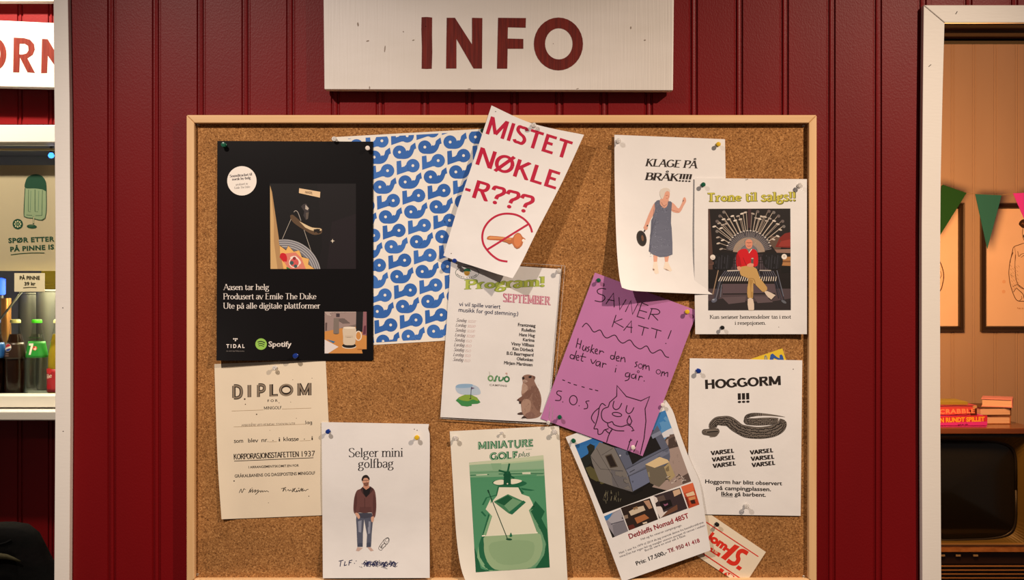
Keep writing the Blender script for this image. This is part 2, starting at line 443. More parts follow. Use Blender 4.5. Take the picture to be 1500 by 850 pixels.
# ------------------------------------------------------------------ paper sheets
YCORK = -0.010
class Sheet:
    """a paper on the board: four edges in photo pixels (Coons patch) and a lift in mm off the cork"""
    def __init__(self, tl, tr, br, bl, lift, top=None, right=None, bottom=None, left=None):
        self.c = [np.array(p, float) for p in (tl, tr, br, bl)]; self.lift = lift
        def edge(a, b, mid):
            P = [a]+list(mid or [])+[b]; P = np.array(catmull(P, 8) if mid else P, float)
            d = np.r_[0, np.cumsum(np.hypot(*np.diff(P, axis=0).T))]; d /= d[-1]
            return lambda t: np.stack([np.interp(t, d, P[:, 0]), np.interp(t, d, P[:, 1])], -1)
        self.T, self.R, self.B, self.L = edge(tl, tr, top), edge(tr, br, right), edge(bl, br, bottom), edge(tl, bl, left)
    def xy(self, u, v):
        tl, tr, br, bl = self.c; u_, v_ = u[..., None], v[..., None]
        return ((1-v_)*self.T(u)+v_*self.B(u)+(1-u_)*self.L(v)+u_*self.R(v)
                - ((1-u_)*(1-v_)*tl+u_*(1-v_)*tr+u_*v_*br+(1-u_)*v_*bl))
    def uv(self, x, y):
        e = 1e-4; gu, gv = np.meshgrid(np.linspace(0, 1, 21), np.linspace(0, 1, 25)); gu, gv = gu.ravel(), gv.ravel()
        gp = self.xy(gu, gv); near = np.concatenate([((gp[None]-q[:, None])**2).sum(-1).argmin(1) for q in np.array_split(np.stack([x, y], -1), max(1, len(x)//2000))])
        u, v = gu[near].copy(), gv[near].copy()
        for _ in range(14):
            p = self.xy(u, v); r = p-np.stack([x, y], -1)
            du = (self.xy(u+e, v)-p)/e; dv = (self.xy(u, v+e)-p)/e
            det = du[..., 0]*dv[..., 1]-du[..., 1]*dv[..., 0]; det = np.where(abs(det) < 1e-6, 1e-6, det)
            u = np.clip(u-.8*(r[..., 0]*dv[..., 1]-r[..., 1]*dv[..., 0])/det, -.05, 1.05)
            v = np.clip(v-.8*(du[..., 0]*r[..., 1]-du[..., 1]*r[..., 0])/det, -.05, 1.05)
        return u, v
    def depth(self, u, v): return YCORK-self.lift(np.clip(u, 0, 1), np.clip(v, 0, 1))/1000
    def world(self, x, y, u, v, off=0):
        yy = self.depth(u, v)-off; k = S*(D+yy)/D
        return np.stack([(x-750)*k, yy, ZC+(425-y)*k], -1)
    def mapf(self, x, y, ly):
        u, v = self.uv(x, y); return self.world(x, y, u, v, .00018+.00006*ly)
    def point(self, x, y, off=0):
        u, v = self.uv(np.array([float(x)]), np.array([float(y)])); return Vector(self.world(np.array([float(x)]), np.array([float(y)]), u, v, off)[0])
    def build(self, name, m, label=None, cat=None, nu=22, nv=28, parent=None, off=0, thick=.0002):
        u, v = np.meshgrid(np.linspace(0, 1, nu+1), np.linspace(0, 1, nv+1)); p = self.xy(u, v)
        W = self.world(p[..., 0], p[..., 1], u, v, off).reshape(-1, 3)
        F = [(j*(nu+1)+i, (j+1)*(nu+1)+i, (j+1)*(nu+1)+i+1, j*(nu+1)+i+1) for j in range(nv) for i in range(nu)]
        V = [tuple(q) for q in W]; n0 = len(V)
        if thick:
            V += [(x, y+thick, z) for x, y, z in V]; F += [tuple(i+n0 for i in f[::-1]) for f in F]
            rim = [i for i in range(nu+1)]+[j*(nu+1)+nu for j in range(1, nv+1)]+[nv*(nu+1)+i for i in range(nu-1, -1, -1)]+[j*(nu+1) for j in range(nv-1, 0, -1)]
            b0 = len(V); V += [V[i] for i in rim]+[V[i+n0] for i in rim]; k = len(rim)
            F += [(b0+i, b0+(i+1) % k, b0+k+(i+1) % k, b0+k+i) for i in range(k)]
        o = mesh_obj(name, V, F, m, parent, True)
        if label: tag(o, label, cat)
        return o
    def ink(self, ink, name, parent, label=None, clip=None, grid=None):
        return ink.build(name, parent, self.mapf, clip, grid, label)
def planar(y):
    def f(xs, ys, ly):
        yy = y-.0003-.00008*ly; k = S*(D+yy)/D
        return np.stack([(xs-750)*k, yy, ZC+(425-ys)*k], -1)
    return f
# ================================================================== THE SETTING
RED = mat('red_wall_paint', (.178, .0020, .0036), .42, spec=.30, noise=((5, 5, 1.2), (.150, .0017, .0032), .35, .65), bump=((420, 420, 260), .22, .0012))
RED_FAR = RED
WHITE = mat('white_trim_paint', (.82, .77, .71), .45, bump=((60, 60, 300), .12, .001))
def panel_wall(name, x0, x1, z0, z1, yf, yb, m, grooves, sc=1.0):
    """boarded wall: each joint has two grooves with a bead between"""
    pr = [(-8.5, 0), (-6.3, 3.6), (-4, 3.6), (-2.6, .8), (0, .2), (2.6, .8), (4, 3.6), (6.3, 3.6), (8.5, 0)]
    prof = [(x0, yf)]
    for g in sorted(grooves):
        if x0+.012 < g < x1-.012: prof += [(g+a*.001*sc, yf+b*.001*sc) for a, b in pr]
    prof += [(x1, yf), (x1, yb), (x0, yb)]
    n = len(prof); v = [(x, y, z0) for x, y in prof]+[(x, y, z1) for x, y in prof]
    f = [(i, (i+1) % n, (i+1) % n+n, i+n) for i in range(n)]
    tri = tessellate_polygon([[Vector((x, y, 0)) for x, y in prof]])
    f += [tuple(t) for t in tri]+[tuple(i+n for i in t) for t in tri]
    o = fix_normals(mesh_obj(name, v, f, m)); return tag(o, kind='structure')
gx = [98+65.55*i for i in range(0, 15)]+[1082, 1149, 1217.5, 1285.5, 1351, 1418, 1485, 1552, 1619]
gx = [(p-750)*S for p in gx]
XL, XR = at(91, 0).x, at(1364, 0).x
panel_wall('wall_back', XL, XR, 0, 2.75, 0, .13, RED, gx)
panel_wall('wall_back_right_header', XR+.0004, at(2050, 0).x, at(0, 20).z, 2.75, 0, .13, RED, gx)
panel_wall('wall_back_left_header', at(-700, 0).x, XL-.0004, at(0, -70).z, 2.75, 0, .13, RED, [(98-65.55*i-750)*S for i in range(1, 12)])
FLOOR = mat('floor_boards', (.10, .055, .03), .5, noise=((2, 30, 1), (.06, .03, .016), .35, .65))
tag(box('floor', -3.2, 3.4, -2.8, 3.0, -.06, 0, FLOOR), kind='structure')
BAFFLEC = mat('light_baffle_paint', (.25, .16, .10), .7, noise=((6, 6, 6), (.2, .13, .08), .4, .6))
tag(box('wall_partition', .30, .38, .14, 2.6, 0, 2.75, BAFFLEC), kind='structure')  # unseen wall, added to keep kiosk lamp light from spilling into the den

# casing boards of the two openings
tag(prism('trim_1', [(78, -70), (98.5, -70), (99.5, 0), (102, 150), (103, 330), (103, 620), (101.5, 850), (101, 1500), (78.5, 1500), (79.3, 850), (80.8, 600), (81, 330), (79.5, 150), (78.2, 0)], -.014, .10, WHITE, bv=.001), kind='structure')
dc = thing('door_1', None, None, at(1368, 20)); tag(dc, kind='structure')
z0 = 0.002
a, b = at(1353, 7.5, -.014), at(1384, 33.5, -.014); far = at(1900, 20, -.014).x
def casing(name, pts, parent):
    v = [Vector((x, -.014, z)) for x, z in pts]+[Vector((x, .0, z)) for x, z in pts]
    f = [(0, 1, 2, 3), (7, 6, 5, 4)]+[(i, (i+1) % 4, (i+1) % 4+4, i+4) for i in range(4)]
    return bevel(fix_normals(mesh_obj(name, v, f, WHITE, parent)), .0012)
zpx = 425+(ZC-z0)/(S*(D-.014)/D)
prism('side_casing', [(1353, 7.5), (1383.6, 33.5), (1381, 130), (1378.2, 260), (1377.2, 400), (1377.6, 600), (1379, 850), (1380, zpx), (1351, zpx), (1351, 850), (1350, 600), (1350, 330), (1351.5, 150)], -.014, 0, WHITE, dc, .001)
casing('head_casing', [(a.x+.0005, a.z), (far, a.z), (far, b.z+.0004), (b.x, b.z+.0004)], dc)
WOOD_D = mat('dark_jamb_wood', (.17, .10, .066), .95, spec=.03, noise=((2, 90, 2), (.10, .055, .036), .38, .62))
box('head_jamb', XR-.01, at(1900, 0).x, .0, .128, b.z-.0010, b.z+.02, WOOD_D, dc)
box('head_stop', XR-.01, at(1900, 0).x, .045, .07, b.z-.006, b.z-.001, WOOD_D, dc)
box('head_stop', XR-.01, at(1900, 0).x, .118, .150, b.z-.0055, b.z-.001, mat('black_rail', (.02, .018, .03), .9, spec=.05), dc)
sk = Ink()
sk.line([(1400, 20.5), (1402.5, 16.5)], 1.0, '3a3030').line([(1360.5, 97.5), (1364, 94.5)], 1.0, '4a4038').line([(1353.5, 8), (1384, 33.5)], .5, '6a5a50')
sk.build('scuff_marks', dc, planar(-.0142), label='dark scuff marks and mitre line')
k2 = Ink()
k2.disc(92, 451, .9, '5a5050', ry=.6).disc(92.5, 632, .9, '5a5050', ry=.6)
tag(k2.build('trim_2', None, planar(-.0142)), kind='structure')

# ------------------------------------------------------------------ the den seen through the doorway on the right
BW = 2.3
CREAM = mat('cream_wall_paint', (.45, .355, .325), .6, noise=((4, 4, 1), (.41, .32, .29), .35, .65), bump=((200, 200, 200), .08, .001))
kx = S*(D+BW)/D
panel_wall('wall_den_back', .38, 3.3, 0, 2.75, BW, BW+.08, CREAM, [(1395.5+31.4*i-750)*kx for i in range(-12, 30)], sc=.85)
tag(box('wall_den_right', 3.3, 3.38, .14, BW+.08, 0, 2.75, CREAM), kind='structure')

# ------------------------------------------------------------------ the kiosk wall seen through the opening on the left
KW = 1.0
kk = S*(D+KW)/D
kg = [(29.5+45.1*i-750)*kk for i in range(-40, 12)]
zt, zb_ = at(0, 182, KW).z, at(0, 606, KW).z
panel_wall('wall_kiosk_upper', -3.0, .298, zt, 2.75, KW, KW+.08, RED_FAR, kg)
panel_wall('wall_kiosk_lower', -3.0, .298, 0, zb_, KW, KW+.08, RED_FAR, kg)
panel_wall('wall_kiosk_right', at(150.5, 0, KW).x, .298, zb_+.0004, zt-.0004, KW, KW+.08, RED_FAR, kg)
wl = thing('window_1', None, None, at(0, 400, KW)); tag(wl, kind='structure')
WF = mat('white_frame_paint', (.80, .76, .68), .45, bump=((40, 40, 200), .1, .001))
pbox('head_rail', -420, 183, 150, 208.5, KW-.025, KW+.06, WF, wl, .002)
pbox('bottom_rail', -420, 580, 150, 597, KW-.02, KW+.06, WF, wl, .002)
pbox('stile', 92, 209, 150, 579.5, KW-.022, KW+.06, WF, wl, .002)
pbox('stile', -420, 209, -300, 579.5, KW-.022, KW+.06, WF, wl, .002)
pbox('sill_board', -420, 603, 150, 616.5, KW-.085, KW+.06, WF, wl, .003)
pbox('head_bead', -300, 217.5, 92, 220, KW+.012, KW+.03, mat('brass_bead', (.6, .5, .25), .4), wl)
PANE = sheet_glass('window_glass', (.97, .98, .97), .0, .01)
pbox('glass_pane', -300, 221, 92, 579, KW+.030, KW+.033, PANE, wl)
tag(pbox('trim_3', -420, -30, 150, 2.0, KW-.03, KW-.0005, WF, bv=.003), kind='structure')
# ================================================================== SIGNS
SIGNW = mat('white_sign_paint', (.76, .71, .67), .42, noise=((3, 3, 9), (.70, .65, .60), .4, .62), bump=((330, 330, 9), .35, .0012))
BROWN = '6e1c17'
def sign_ink_mat():
    return mat('sign_red_brush_paint', (.165, .015, .009), .5, spec=.3, noise=((260, 260, 14), (.11, .010, .007), .42, .60), bump=((330, 330, 9), .35, .0012))
s = prism('info_sign', [(473.5, -22), (987.5, -22), (986, 132.5), (475, 131)], -.030, -.008, SIGNW, bv=.002)
tag(s, 'white painted plank sign lettered INFO in brown-red, on the wall above the cork board', 'sign')
t = crop(580, 10, 5)
ik = Ink()
for g in ('188,76 226,74 265,78 264,200 266,330 262,453 225,455 188,453 190,300 186,160', '372,80 432,80 557,275 557,80 633,82 630,452 568,452 443,235 443,452 367,452',
          '748,80 952,82 950,153 820,150 818,232 933,235 933,307 818,307 815,453 740,453'):
    ik.poly(t(g), BROWN)
ik.poly(ell(*t((1190, 272)), 36, 38.8, n=32)[:-1], BROWN, holes=[ell(*t((1193, 271)), 20.2, 22.8, n=32)[:-1]])
ik.build('lettering', s, planar(-.0301), label='brown-red brushed capitals INFO', mat_=sign_ink_mat())
t = crop(440, 0, 2.586)
for x, y, a, b in ((218, 92, 1.2, 3), (255, 155, 2.2, 1), (320, 185, .8, 5), (428, 152, 1.8, .8), (1252, 105, 1, 2), (1305, 152, 1.5, 1), (390, 120, .8, 1), (262, 332, .8, 2.2), (1050, 336, 2, .6), (640, 336, 2.5, .5), (958, 165, .7, .5), (475, 100, .6, .6)):
    ik = Ink(); ik.disc(*t((x, y)), a, '96877b', ry=b, rot=random.uniform(-20, 20), n=8); ik.build('paint_crack', s, planar(-.0301))
for xx in (-.17, .20):
    box('spacer_block', xx-.02, xx+.02, -.009, .002, ZC+.44, ZC+.48, SIGNW, s)

s = prism('snack_sign', [(-60, 27), (96, 34.5), (96, 129), (-60, 125.8)], KW-.052, KW-.020, SIGNW, bv=.002)
tag(s, 'white sign with red capitals ORN high on the lit kiosk wall', 'sign')
box('spacer_block', at(20, 0, KW).x-.02, at(20, 0, KW).x+.02, KW-.022, KW+.002, at(0, 90, KW).z, at(0, 70, KW).z, SIGNW, s)
t = crop(0, 0, 7.727); ik = Ink(); RB = 'a02a1c'
ik.poly(t('155,425 270,430 340,450 385,500 393,560 370,620 310,660 395,825 310,818 225,650 218,820 148,818'), RB, holes=[t('222,495 280,495 318,520 322,570 300,605 250,618 218,615')])
ik.poly(t('475,440 540,443 680,680 680,444 745,444 740,828 680,828 540,630 532,826 465,828'), RB)
ik.poly(ell(*t((-55, 612)), 16.5, 23.5, n=28)[:-1], RB, holes=[ell(*t((-55, 612)), 7.5, 14.5, n=28)[:-1]])
ik.build('lettering', s, planar(KW-.0521), label='red brushed capitals', mat_=mat('sign_red_bright_paint', (.20, .024, .012), .5, spec=.3, noise=((200, 200, 14), (.15, .015, .008), .42, .60)))

# ================================================================== CORK BOARD
PINE = mat('pale_pine', (.80, .52, .27), .5, noise=((55, 55, 3.0), (.70, .42, .19), .35, .68), bump=((160, 160, 6), .12, .0006))
PINEH = mat('pale_pine_horizontal', (.80, .52, .27), .5, noise=((3.0, 55, 70), (.70, .42, .19), .35, .68), bump=((6, 160, 160), .12, .0006))
bx0, bx1, by0, by1, fw = 273, 1196.5, 168.5, 860.4, 11.8
cb = thing('cork_board', 'large pine-framed cork notice board on the red boarded wall', 'notice board', at(735, 514))
YF = -.022
A_, B_ = at(bx0, by0, YF), at(bx1, by1, YF); fm = fw*S
def rail(pts, m):
    n = 4
    # pts: outer a, outer b, inner b, inner a in (x, z); stepped profile: front, small inner chamfer
    v = [Vector((x, YF, z)) for x, z in pts]+[Vector((x, -.0005, z)) for x, z in pts]
    f = [(0, 1, 2, 3), (7, 6, 5, 4)]+[(i, (i+1) % 4, (i+1) % 4+4, i+4) for i in range(4)]
    return bevel(fix_normals(mesh_obj('frame_rail', v, f, m, cb)), .0018)
x0, x1, z1, z0 = A_.x, B_.x, A_.z, B_.z; g = .00015
rail([(x0, z1), (x1, z1), (x1-fm, z1-fm), (x0+fm, z1-fm)], PINEH)
rail([(x0, z0), (x1, z0), (x1-fm, z0+fm), (x0+fm, z0+fm)], PINEH)
rail([(x0, z1-g), (x0, z0+g), (x0+fm-g, z0+fm), (x0+fm-g, z1-fm)], PINE)
rail([(x1, z1-g), (x1, z0+g), (x1-fm+g, z0+fm), (x1-fm+g, z1-fm)], PINE)
box('cork_panel', x0+fm-.001, x1-fm+.001, YCORK, -.0006, z0+fm-.001, z1-fm+.001, cork_mat(), cb)
STEEL = mat('steel', (.55, .53, .5), .3, metal=1)
for px, py in ((290, 183), (1177, 184.5), (289, 842), (1177.5, 845)):
    p = at(px, py, YCORK)
    lathe('screw', [(.0004, -.001), (.0024, 0), (.0027, .0008), (.0018, .0014), (.0007, .0008), (0, .0008)], STEEL, cb, 12, '-y', loc=tuple(p-cb.location))
# ================================================================== PAPERS ON THE BOARD
def paper(name, color, rough=.6, spec=.3, bump=None, n2=None):
    return mat(name, color, rough, spec=spec, noise=((14, 14, 14), n2 or tuple(c*.96 for c in (lin(color) if isinstance(color, str) else color)), .4, .65), bump=bump)
P_WHITE = paper('white_paper', (.80, .78, .77), .55, bump=((30, 30, 30), .10, .004))
P_CREAM = paper('cream_paper', (.80, .69, .53), .65)
P_OSLO = paper('ivory_paper', (.82, .78, .71), .6)
P_MINI = paper('aged_paper', (.80, .76, .67), .65)
P_BLACK = paper('black_poster_paper', (.0050, .0042, .0048), .34, .28, bump=((16, 4, 2), .05, .004))
P_PINK = paper('pink_paper', (.49, .185, .41), .7, .2)
P_YELL = paper('yellow_paper', (.78, .55, .04), .5)
T_SER = dict(rx=5.6, ry=2.2, serif=7, st=2.0)          # book serif
T_BOLD = dict(rx=9.6, ry=4.8, serif=6, st=3.2, thin=.6)
T_SLAB = dict(rx=6.2, ry=4.6, serif=8, st=4.6, thin=.9)
T_ROUND = dict(rx=6.4, ry=6.4, thin=1.0, single=True)

# ---- yellow flyer, mostly behind the snake notice
sh = Sheet((1056, 541), (1146, 510.5), (1166, 572), (1076, 602), lambda u, v: .3+0*u)
o = sh.build('flyer', P_YELL, 'yellow flyer with a blue letter peeking out above the snake notice', 'flyer', 4, 4)
t = crop(1060, 500, 11.54); ik = Ink()
ik.poly(t('782,300 795,225 830,208 900,268 948,292 945,238 975,222 1000,250 1018,318 930,318 880,300 850,285 840,312 782,318'), '2f57a0')
ik.poly(t('690,312 692,250 715,236 735,270 740,312'), '6c7d8e').poly(t('700,312 706,262 722,262 726,312'), 'c9b26a')
sh.ink(ik, 'lettering', o, 'blue rounded letters')

# ---- blue and white patterned poster
sh = Sheet((489, 201), (722, 188), (738, 494), (505, 508), lambda u, v: .5+.6*np.sin(3*u+2*v)**2)
o = sh.build('poster', P_OSLO, 'white poster covered in a repeated blue letter pattern, partly behind the black poster', 'poster', 10, 12)
ik = Ink(); A, B, BL = (37.1, -7.38), (8.33, 43.75), ('3467b2', '2f62ac', '396db8', '3165b0')
for i in range(-3, 10):
    for j in range(-3, 11):
        cx, cy = 540+240/5.31+i*A[0]+j*B[0], 180+228/5.31+i*A[1]+j*B[1]
        if 470 < cx < 760 and 150 < cy < 540:
            c = random.choice(BL); q = lambda s: [(cx+x/5.31, cy+y/5.31) for x, y in nums(s)]
            ik.disc(cx, cy, 9.9, c).poly(catmull(q('5,52 48,52 80,40 102,14 114,-18'), 4)+q('118,-24 130,-28')+catmull(q('122,-75 98,-58 86,-46 80,-22 70,-12 58,-14 46,2'), 4), c)
            ik.disc(cx, cy, 2.1, 'e9e4da', layer=1, n=10)
        cx, cy = cx+19.6, cy+19.8
        if 470 < cx < 760 and 150 < cy < 540:
            c = random.choice(BL); q = lambda s: [(cx+x/5.31, cy+y/5.31) for x, y in nums(s)]
            ik.disc(cx, cy, 9.9, c).poly(q('-127,-34 -92,-40 -88,12 -66,6 -48,-12 -10,44 -42,44 -124,72'), c)
            ik.disc(cx, cy, 2.1, 'e9e4da', layer=1, n=10)
sh.ink(ik, 'letter_pattern', o, 'repeated blue letter pattern with white dots', clip=[(510, 203.2), (722, 191), (736, 490.5), (522, 503.5)], grid=24)

# ---- diploma
sh = Sheet((314, 533.5), (477, 527), (488, 754.5), (324.5, 761), lambda u, v: .5+5*np.clip(.18-u, 0, 1)**2*30*v+.8*v, left=[(316, 600), (319, 680)])
o = sh.build('diploma', P_CREAM, 'cream diploma sheet headed DIPLOM, pinned below the black poster', 'diploma')
ik = Ink(); t = crop(320, 540, 8.5); BK = '2c221a'
for ch, a, b, y0, y1, h in (('D', 172, 306, 366, 366, 166), ('I', 362, 408, 358, 356, 168), ('P', 480, 590, 355, 352, 166), ('L', 635, 740, 349, 344, 168), ('O', 755, 932, 343, 340, 164), ('M', 983, 1158, 338, 333, 170)):
    for wd, col, ly in ((13.5, BK, 0), (6.5, '8d7d6a', 1)):
        g = {'D': 'l 14,0 14,100;c 14,100 42,99 66,84 74,50 66,16 42,1 14,0', 'I': 'l 14,0 14,100', 'P': 'l 14,0 14,100;c 14,100 44,99 66,88 66,58 44,44 14,44',
             'L': 'l 14,100 14,0;l 14,4 62,4', 'O': 'e 50,50 50,52 0 360', 'M': 'l 12,0 12,100;l 12,100 54,6;l 54,6 96,100;l 96,100 96,0'}[ch]
        GL['#'] = (80, g); ps = skel('#', wd, wd, thin=1)[0]
        e = .0 if ly == 0 else 7/h*166/8.5*.0
        ins = 0 if ly == 0 else 7*166/160
        ik.text((ps, None), t((a+ins, y0)), t((b-ins, y1)), (-.002*h/8.5, -h/8.5*.9), col, ly)
ik2 = Ink()
def tx(ik, glyphs, tr, p0, p1, h, col, k, layer=0):
    ik.text(glyphs, tr(p0), tr(p1), h/k, col, layer)
tx(ik2, sans('F O R', .01), t, (612, 418), (738, 414), 30, BK, 8.5)
tx(ik2, skel('MINIGOLF', 6, 6, thin=1), t, (568, 512), (788, 505), 38, BK, 8.5)
ik2.line([t((165, 530)), t((560, 516))], .45, 'a58a66').line([t((790, 505)), t((1155, 493))], .45, 'a58a66')
tx(ik2, skel('ARBEIDERE VED HEIMDAL STADION I.VTR', 4.2, 4.2, serif=5, thin=1), t, (285, 722), (958, 700), 26, '6b5844', 8.5)
ik2.line([t((190, 728)), t((1085, 693))], .4, 'a58a66')
tx(ik2, skel('lag', 5.5, 5.5, thin=1, single=True), t, (1085, 694), (1166, 690), 44, BK, 8.5)
for x, y, r in ((327, 381, 1.3), (335, 446, .8), (475, 571, 1.0), (755, 427, .6), (1165, 120, .5), (925, 140, .5), (900, 418, .5), (970, 620, .5), (415, 680, .5), (640, 770, .4)): ik2.disc(*t((x, y)), r, '4c3928', n=8)
t = crop(320, 620, 5.667)
for s_, a, b, y0, y1 in (('som', 128, 205, 164, 163), ('blev', 247, 330, 161, 159), ('nr.', 358, 414, 158, 156), ('i', 500, 512, 152, 152), ('klasse', 540, 668, 150, 147), ('i', 772, 784, 141, 141)):
    tx(ik2, skel(s_, 6, 6, thin=1, single=True), t, (a, y0), (b, y1), 34, BK, 5.667)
ik2.line([t((420, 157)), t((485, 154))], .4, 'a58a66').line([t((675, 148)), t((765, 144))], .4, 'a58a66').disc(*t((453, 145)), .7, BK, n=8).disc(*t((713, 133)), .7, BK, n=8)
tx(ik2, skel('KORPORASJONSSTAFETTEN', 9, 6, thin=1, track=-3), t, (128, 303), (668, 280), 46, BK, 5.667)
tx(ik2, sans('1937', .0), t, (692, 279), (803, 275), 46, BK, 5.667)
ik2.line([t((130, 316)), t((788, 288))], .9, BK)
tx(ik2, sans('I ARRANGEMENTSKOMIT.EN FOR', .012), t, (250, 376), (668, 361), 19, BK, 5.667)
tx(ik2, sans('GRÅKALBANENS OG DAGSPOSTENS MINIGOLF', .012), t, (135, 453), (803, 426), 25, BK, 5.667)
for s_ in ('172,580 188,548 195,578 212,545 214,552', '222,552 226,550', '250,580 268,545 262,575 285,550 280,575 300,558 310,556 300,575 330,555 322,580 308,592 345,562 350,575 362,560 368,573 380,562 388,570 400,563 418,572',
           '520,545 560,535 545,540 535,568 552,545 562,568', '572,560 580,552 588,563 598,555 606,562', '620,540 612,572 640,540 622,556 645,572 650,556 655,570 668,556 672,568 690,540 686,566 702,542 698,566 712,556 722,563 735,552 748,550', '275,540 282,538', '660,542 672,541'):
    ik2.line(t(s_), .75, BK, smooth=4)
ik2.disc(*t((130, 481)), 1.0, BK, n=8).disc(*t((750, 607)), .7, BK, n=8).disc(*t((415, 662)), .5, BK, n=8)
sh.ink(ik, 'heading', o, 'double-lined black capitals DIPLOM', grid=16); sh.ink(ik2, 'body_text', o, 'small dark printed text and two signatures', grid=16)
SH_DIP = sh

# ---- black music poster
sh = Sheet((318.3, 206.5), (546.5, 207.5), (547, 528), (317, 528.5), lambda u, v: 2.2+1.2*np.sin(2.5*v+1)**2+13*np.clip((v-.55)/.45, 0, 1)**2*np.clip(1.05-1.6*u, 0, 1))
o = sh.build('poster', P_BLACK, 'tall black music poster with white text and a door handle photo', 'poster')
ik = Ink(); CW = 'ece4dc'
for s_, x1, y in (('Aasen tar helg', 394.3, 425), ('Produsert av Emile The Duke', 463.5, 438.6), ('Ute på alle digitale plattformer', 469.5, 452.3)):
    ik.text(skel(s_, **T_SER), (327, y), (x1, y-.2), 8.6, CW)
sh.ink(ik, 'body_text', o, 'three lines of white serif text', grid=24)
ik = Ink(); ik.disc(354.3, 265, 21.5, 'f0e8de', n=40); ik.layer = 1
for s_, p0, p1, h, st in (('Soundtracket til', (336.5, 260), (369.5, 257), 3.9, T_BOLD), ('norsk by-helg', (340, 264.6), (367.5, 262.2), 3.9, T_BOLD), ('produsert av', (345.5, 272), (363.5, 270.3), 3.2, T_SER), ('Emile The Duke', (343.5, 277), (366.5, 275), 3.2, T_SER)):
    ik.text(skel(s_, **st), p0, p1, h, '4a4248')
sh.ink(ik, 'round_sticker', o, 'white disc with small black text', grid=24)
ik = Ink(); t = crop(380, 255, 5.665)
ik.poly([(395, 269), (521.5, 269), (521.5, 394.2), (396, 394.2)], '0c090b'); ik.layer = 1
ik.poly(t('480,85 800,85 800,788 480,788 520,600 500,300'), '120d10').poly(t('600,400 800,330 800,788 560,788'), '1a1217')
ik.poly(t('88,95 105,150 165,560 200,788 92,788'), 'b08a5c').poly(t('88,95 96,130 120,380 120,560 150,788 92,788'), 'cda872').poly(t('330,118 505,148 502,196 328,158'), 'e3c49a')
ik.poly(t('345,270 365,250 388,245 412,285 405,370 385,382 365,345 372,310'), '3a3436').poly(t('383,255 410,285 400,300 380,290'), 'b9aea2').poly(t('385,322 410,318 402,372 388,380'), '5e544c')
ik.poly(catmull(t('255,345 275,338 310,365 360,405 430,440 505,448 520,462 516,490 490,502 440,502 360,458 290,410 258,375'), 3), '5b4632').poly(catmull(t('330,392 380,418 440,445 505,452 512,470 440,470 380,444'), 3), 'd9c39a')
ik.layer = 2
ik.poly(t('450,460 480,455 505,458 500,470 512,482 488,495 470,480 455,488'), '1d1612').text(sans('HANDEL', .02), t((378, 160)), t((440, 168)), 20/5.665, '6a5038')
ik.line(t('262,375 190,540'), .5, 'c9bfb0').line(t('370,465 437,665'), .5, 'c9bfb0').line(t('286,316 300,304 320,320 345,388'), .7, 'b9b0a6', smooth=4)
ik.poly(t('607,538 612,552 626,556 612,560 606,574 602,560 590,556 602,552'), 'd8ccb8')
ik.layer = 3
disc = [p for p in ell(*t((205, 850)), 307/5.665, 307/5.665, 180, 360, n=60)]
clipq = t('135,520 520,520 512,788 198,788 166,590')
for i, r in enumerate(range(307, 150, -9)):
    e = Ink(); e.layer = 3+i*.1
    for P in [ell(*t((205, 850)), r/5.665, r/5.665, n=60)[:-1]]:
        c = clip_poly(P, clipq)
        if len(c) > 2: ik.poly(c, 'a9a7a8' if i % 2 == 0 else '6d6c74', layer=3+i*.1)
ik.layer = 6
ik.poly(t('168,592 222,632 240,596 285,645 330,634 352,690 412,705 404,750 456,788 200,788 172,660'), 'e8b468').line(t('168,592 222,632 240,596 285,645 330,634 352,690 412,705 404,750 456,788'), .8, '3a2418')
ik.layer = 7
ik.poly(t('215,660 300,650 350,700 385,788 240,788 200,720'), 'd8806c').poly(catmull(t('168,690 180,658 215,662 230,700 220,740 190,720'), 3), 'c81f2a').poly(catmull(t('255,690 300,680 345,730 330,750 300,705 260,710'), 3), 'f0ddd0')
ik.layer = 8
ik.disc(*t((290, 735)), 8, 'efe0d2', n=16).disc(*t((290, 735)), 6.5, 'd05a58', n=16, layer=9).disc(*t((268, 738)), 3, '3d5a5c', n=10, layer=10).disc(*t((300, 765)), 2.6, '3d5a5c', n=10, layer=10).disc(*t((290, 700)), 2.4, '8a2a30', n=10, layer=10).poly(t('225,770 260,788 225,788'), '3f7a3a', layer=10)
sh.ink(ik, 'photo_print', o, 'dark photo of a door handle with a hanging round sign', grid=24)
ik = Ink(); t = crop(310, 400, 6.54)
for x, y in ((212, 632), (228, 632), (243, 632), (228, 648)): ik.poly(t(f'{x-8},{y} {x},{y-8} {x+8},{y} {x},{y+8}'), CW)
ik.text(sans('T I D A L', .025), t((141, 718)), t((315, 718)), 5.2, CW).text(sans('the world in high fidelity streaming', 0), t((141, 752)), t((313, 752)), 1.3, '9a928c')
sh.ink(ik, 'streaming_logo', o, 'white small logo of four diamonds over wide capitals')
ik = Ink(); ik.disc(*t((474, 682)), 8.4, '8fbf52', n=30); ik.layer = 1
ik.line(t('440,663 475,656 510,670'), 1.35, '17201a', smooth=5).line(t('445,682 475,676 506,689'), 1.15, '17201a', smooth=5).line(t('449,700 475,695 501,706'), .95, '17201a', smooth=5)
ik.text(bold('Spotify', .035), t((545, 706)), t((765, 706)), 7.4, CW)
sh.ink(ik, 'streaming_logo', o, 'green round logo with white lettering')
ik = Ink(); t = crop(460, 440, 8.5)
ik.poly(t('132,143 655,143 655,610 592,610 605,662 132,662'), 'c98a48'); ik.layer = 1
ik.poly(t('132,143 655,143 655,430 520,330 330,350 132,390'), '9a8580').poly(t('132,143 520,143 520,200 132,200'), 'b3a19a').poly(t('285,222 450,222 446,290 285,295'), '6d5f5c').poly(t('275,165 320,165 320,210 275,210'), '40353a')
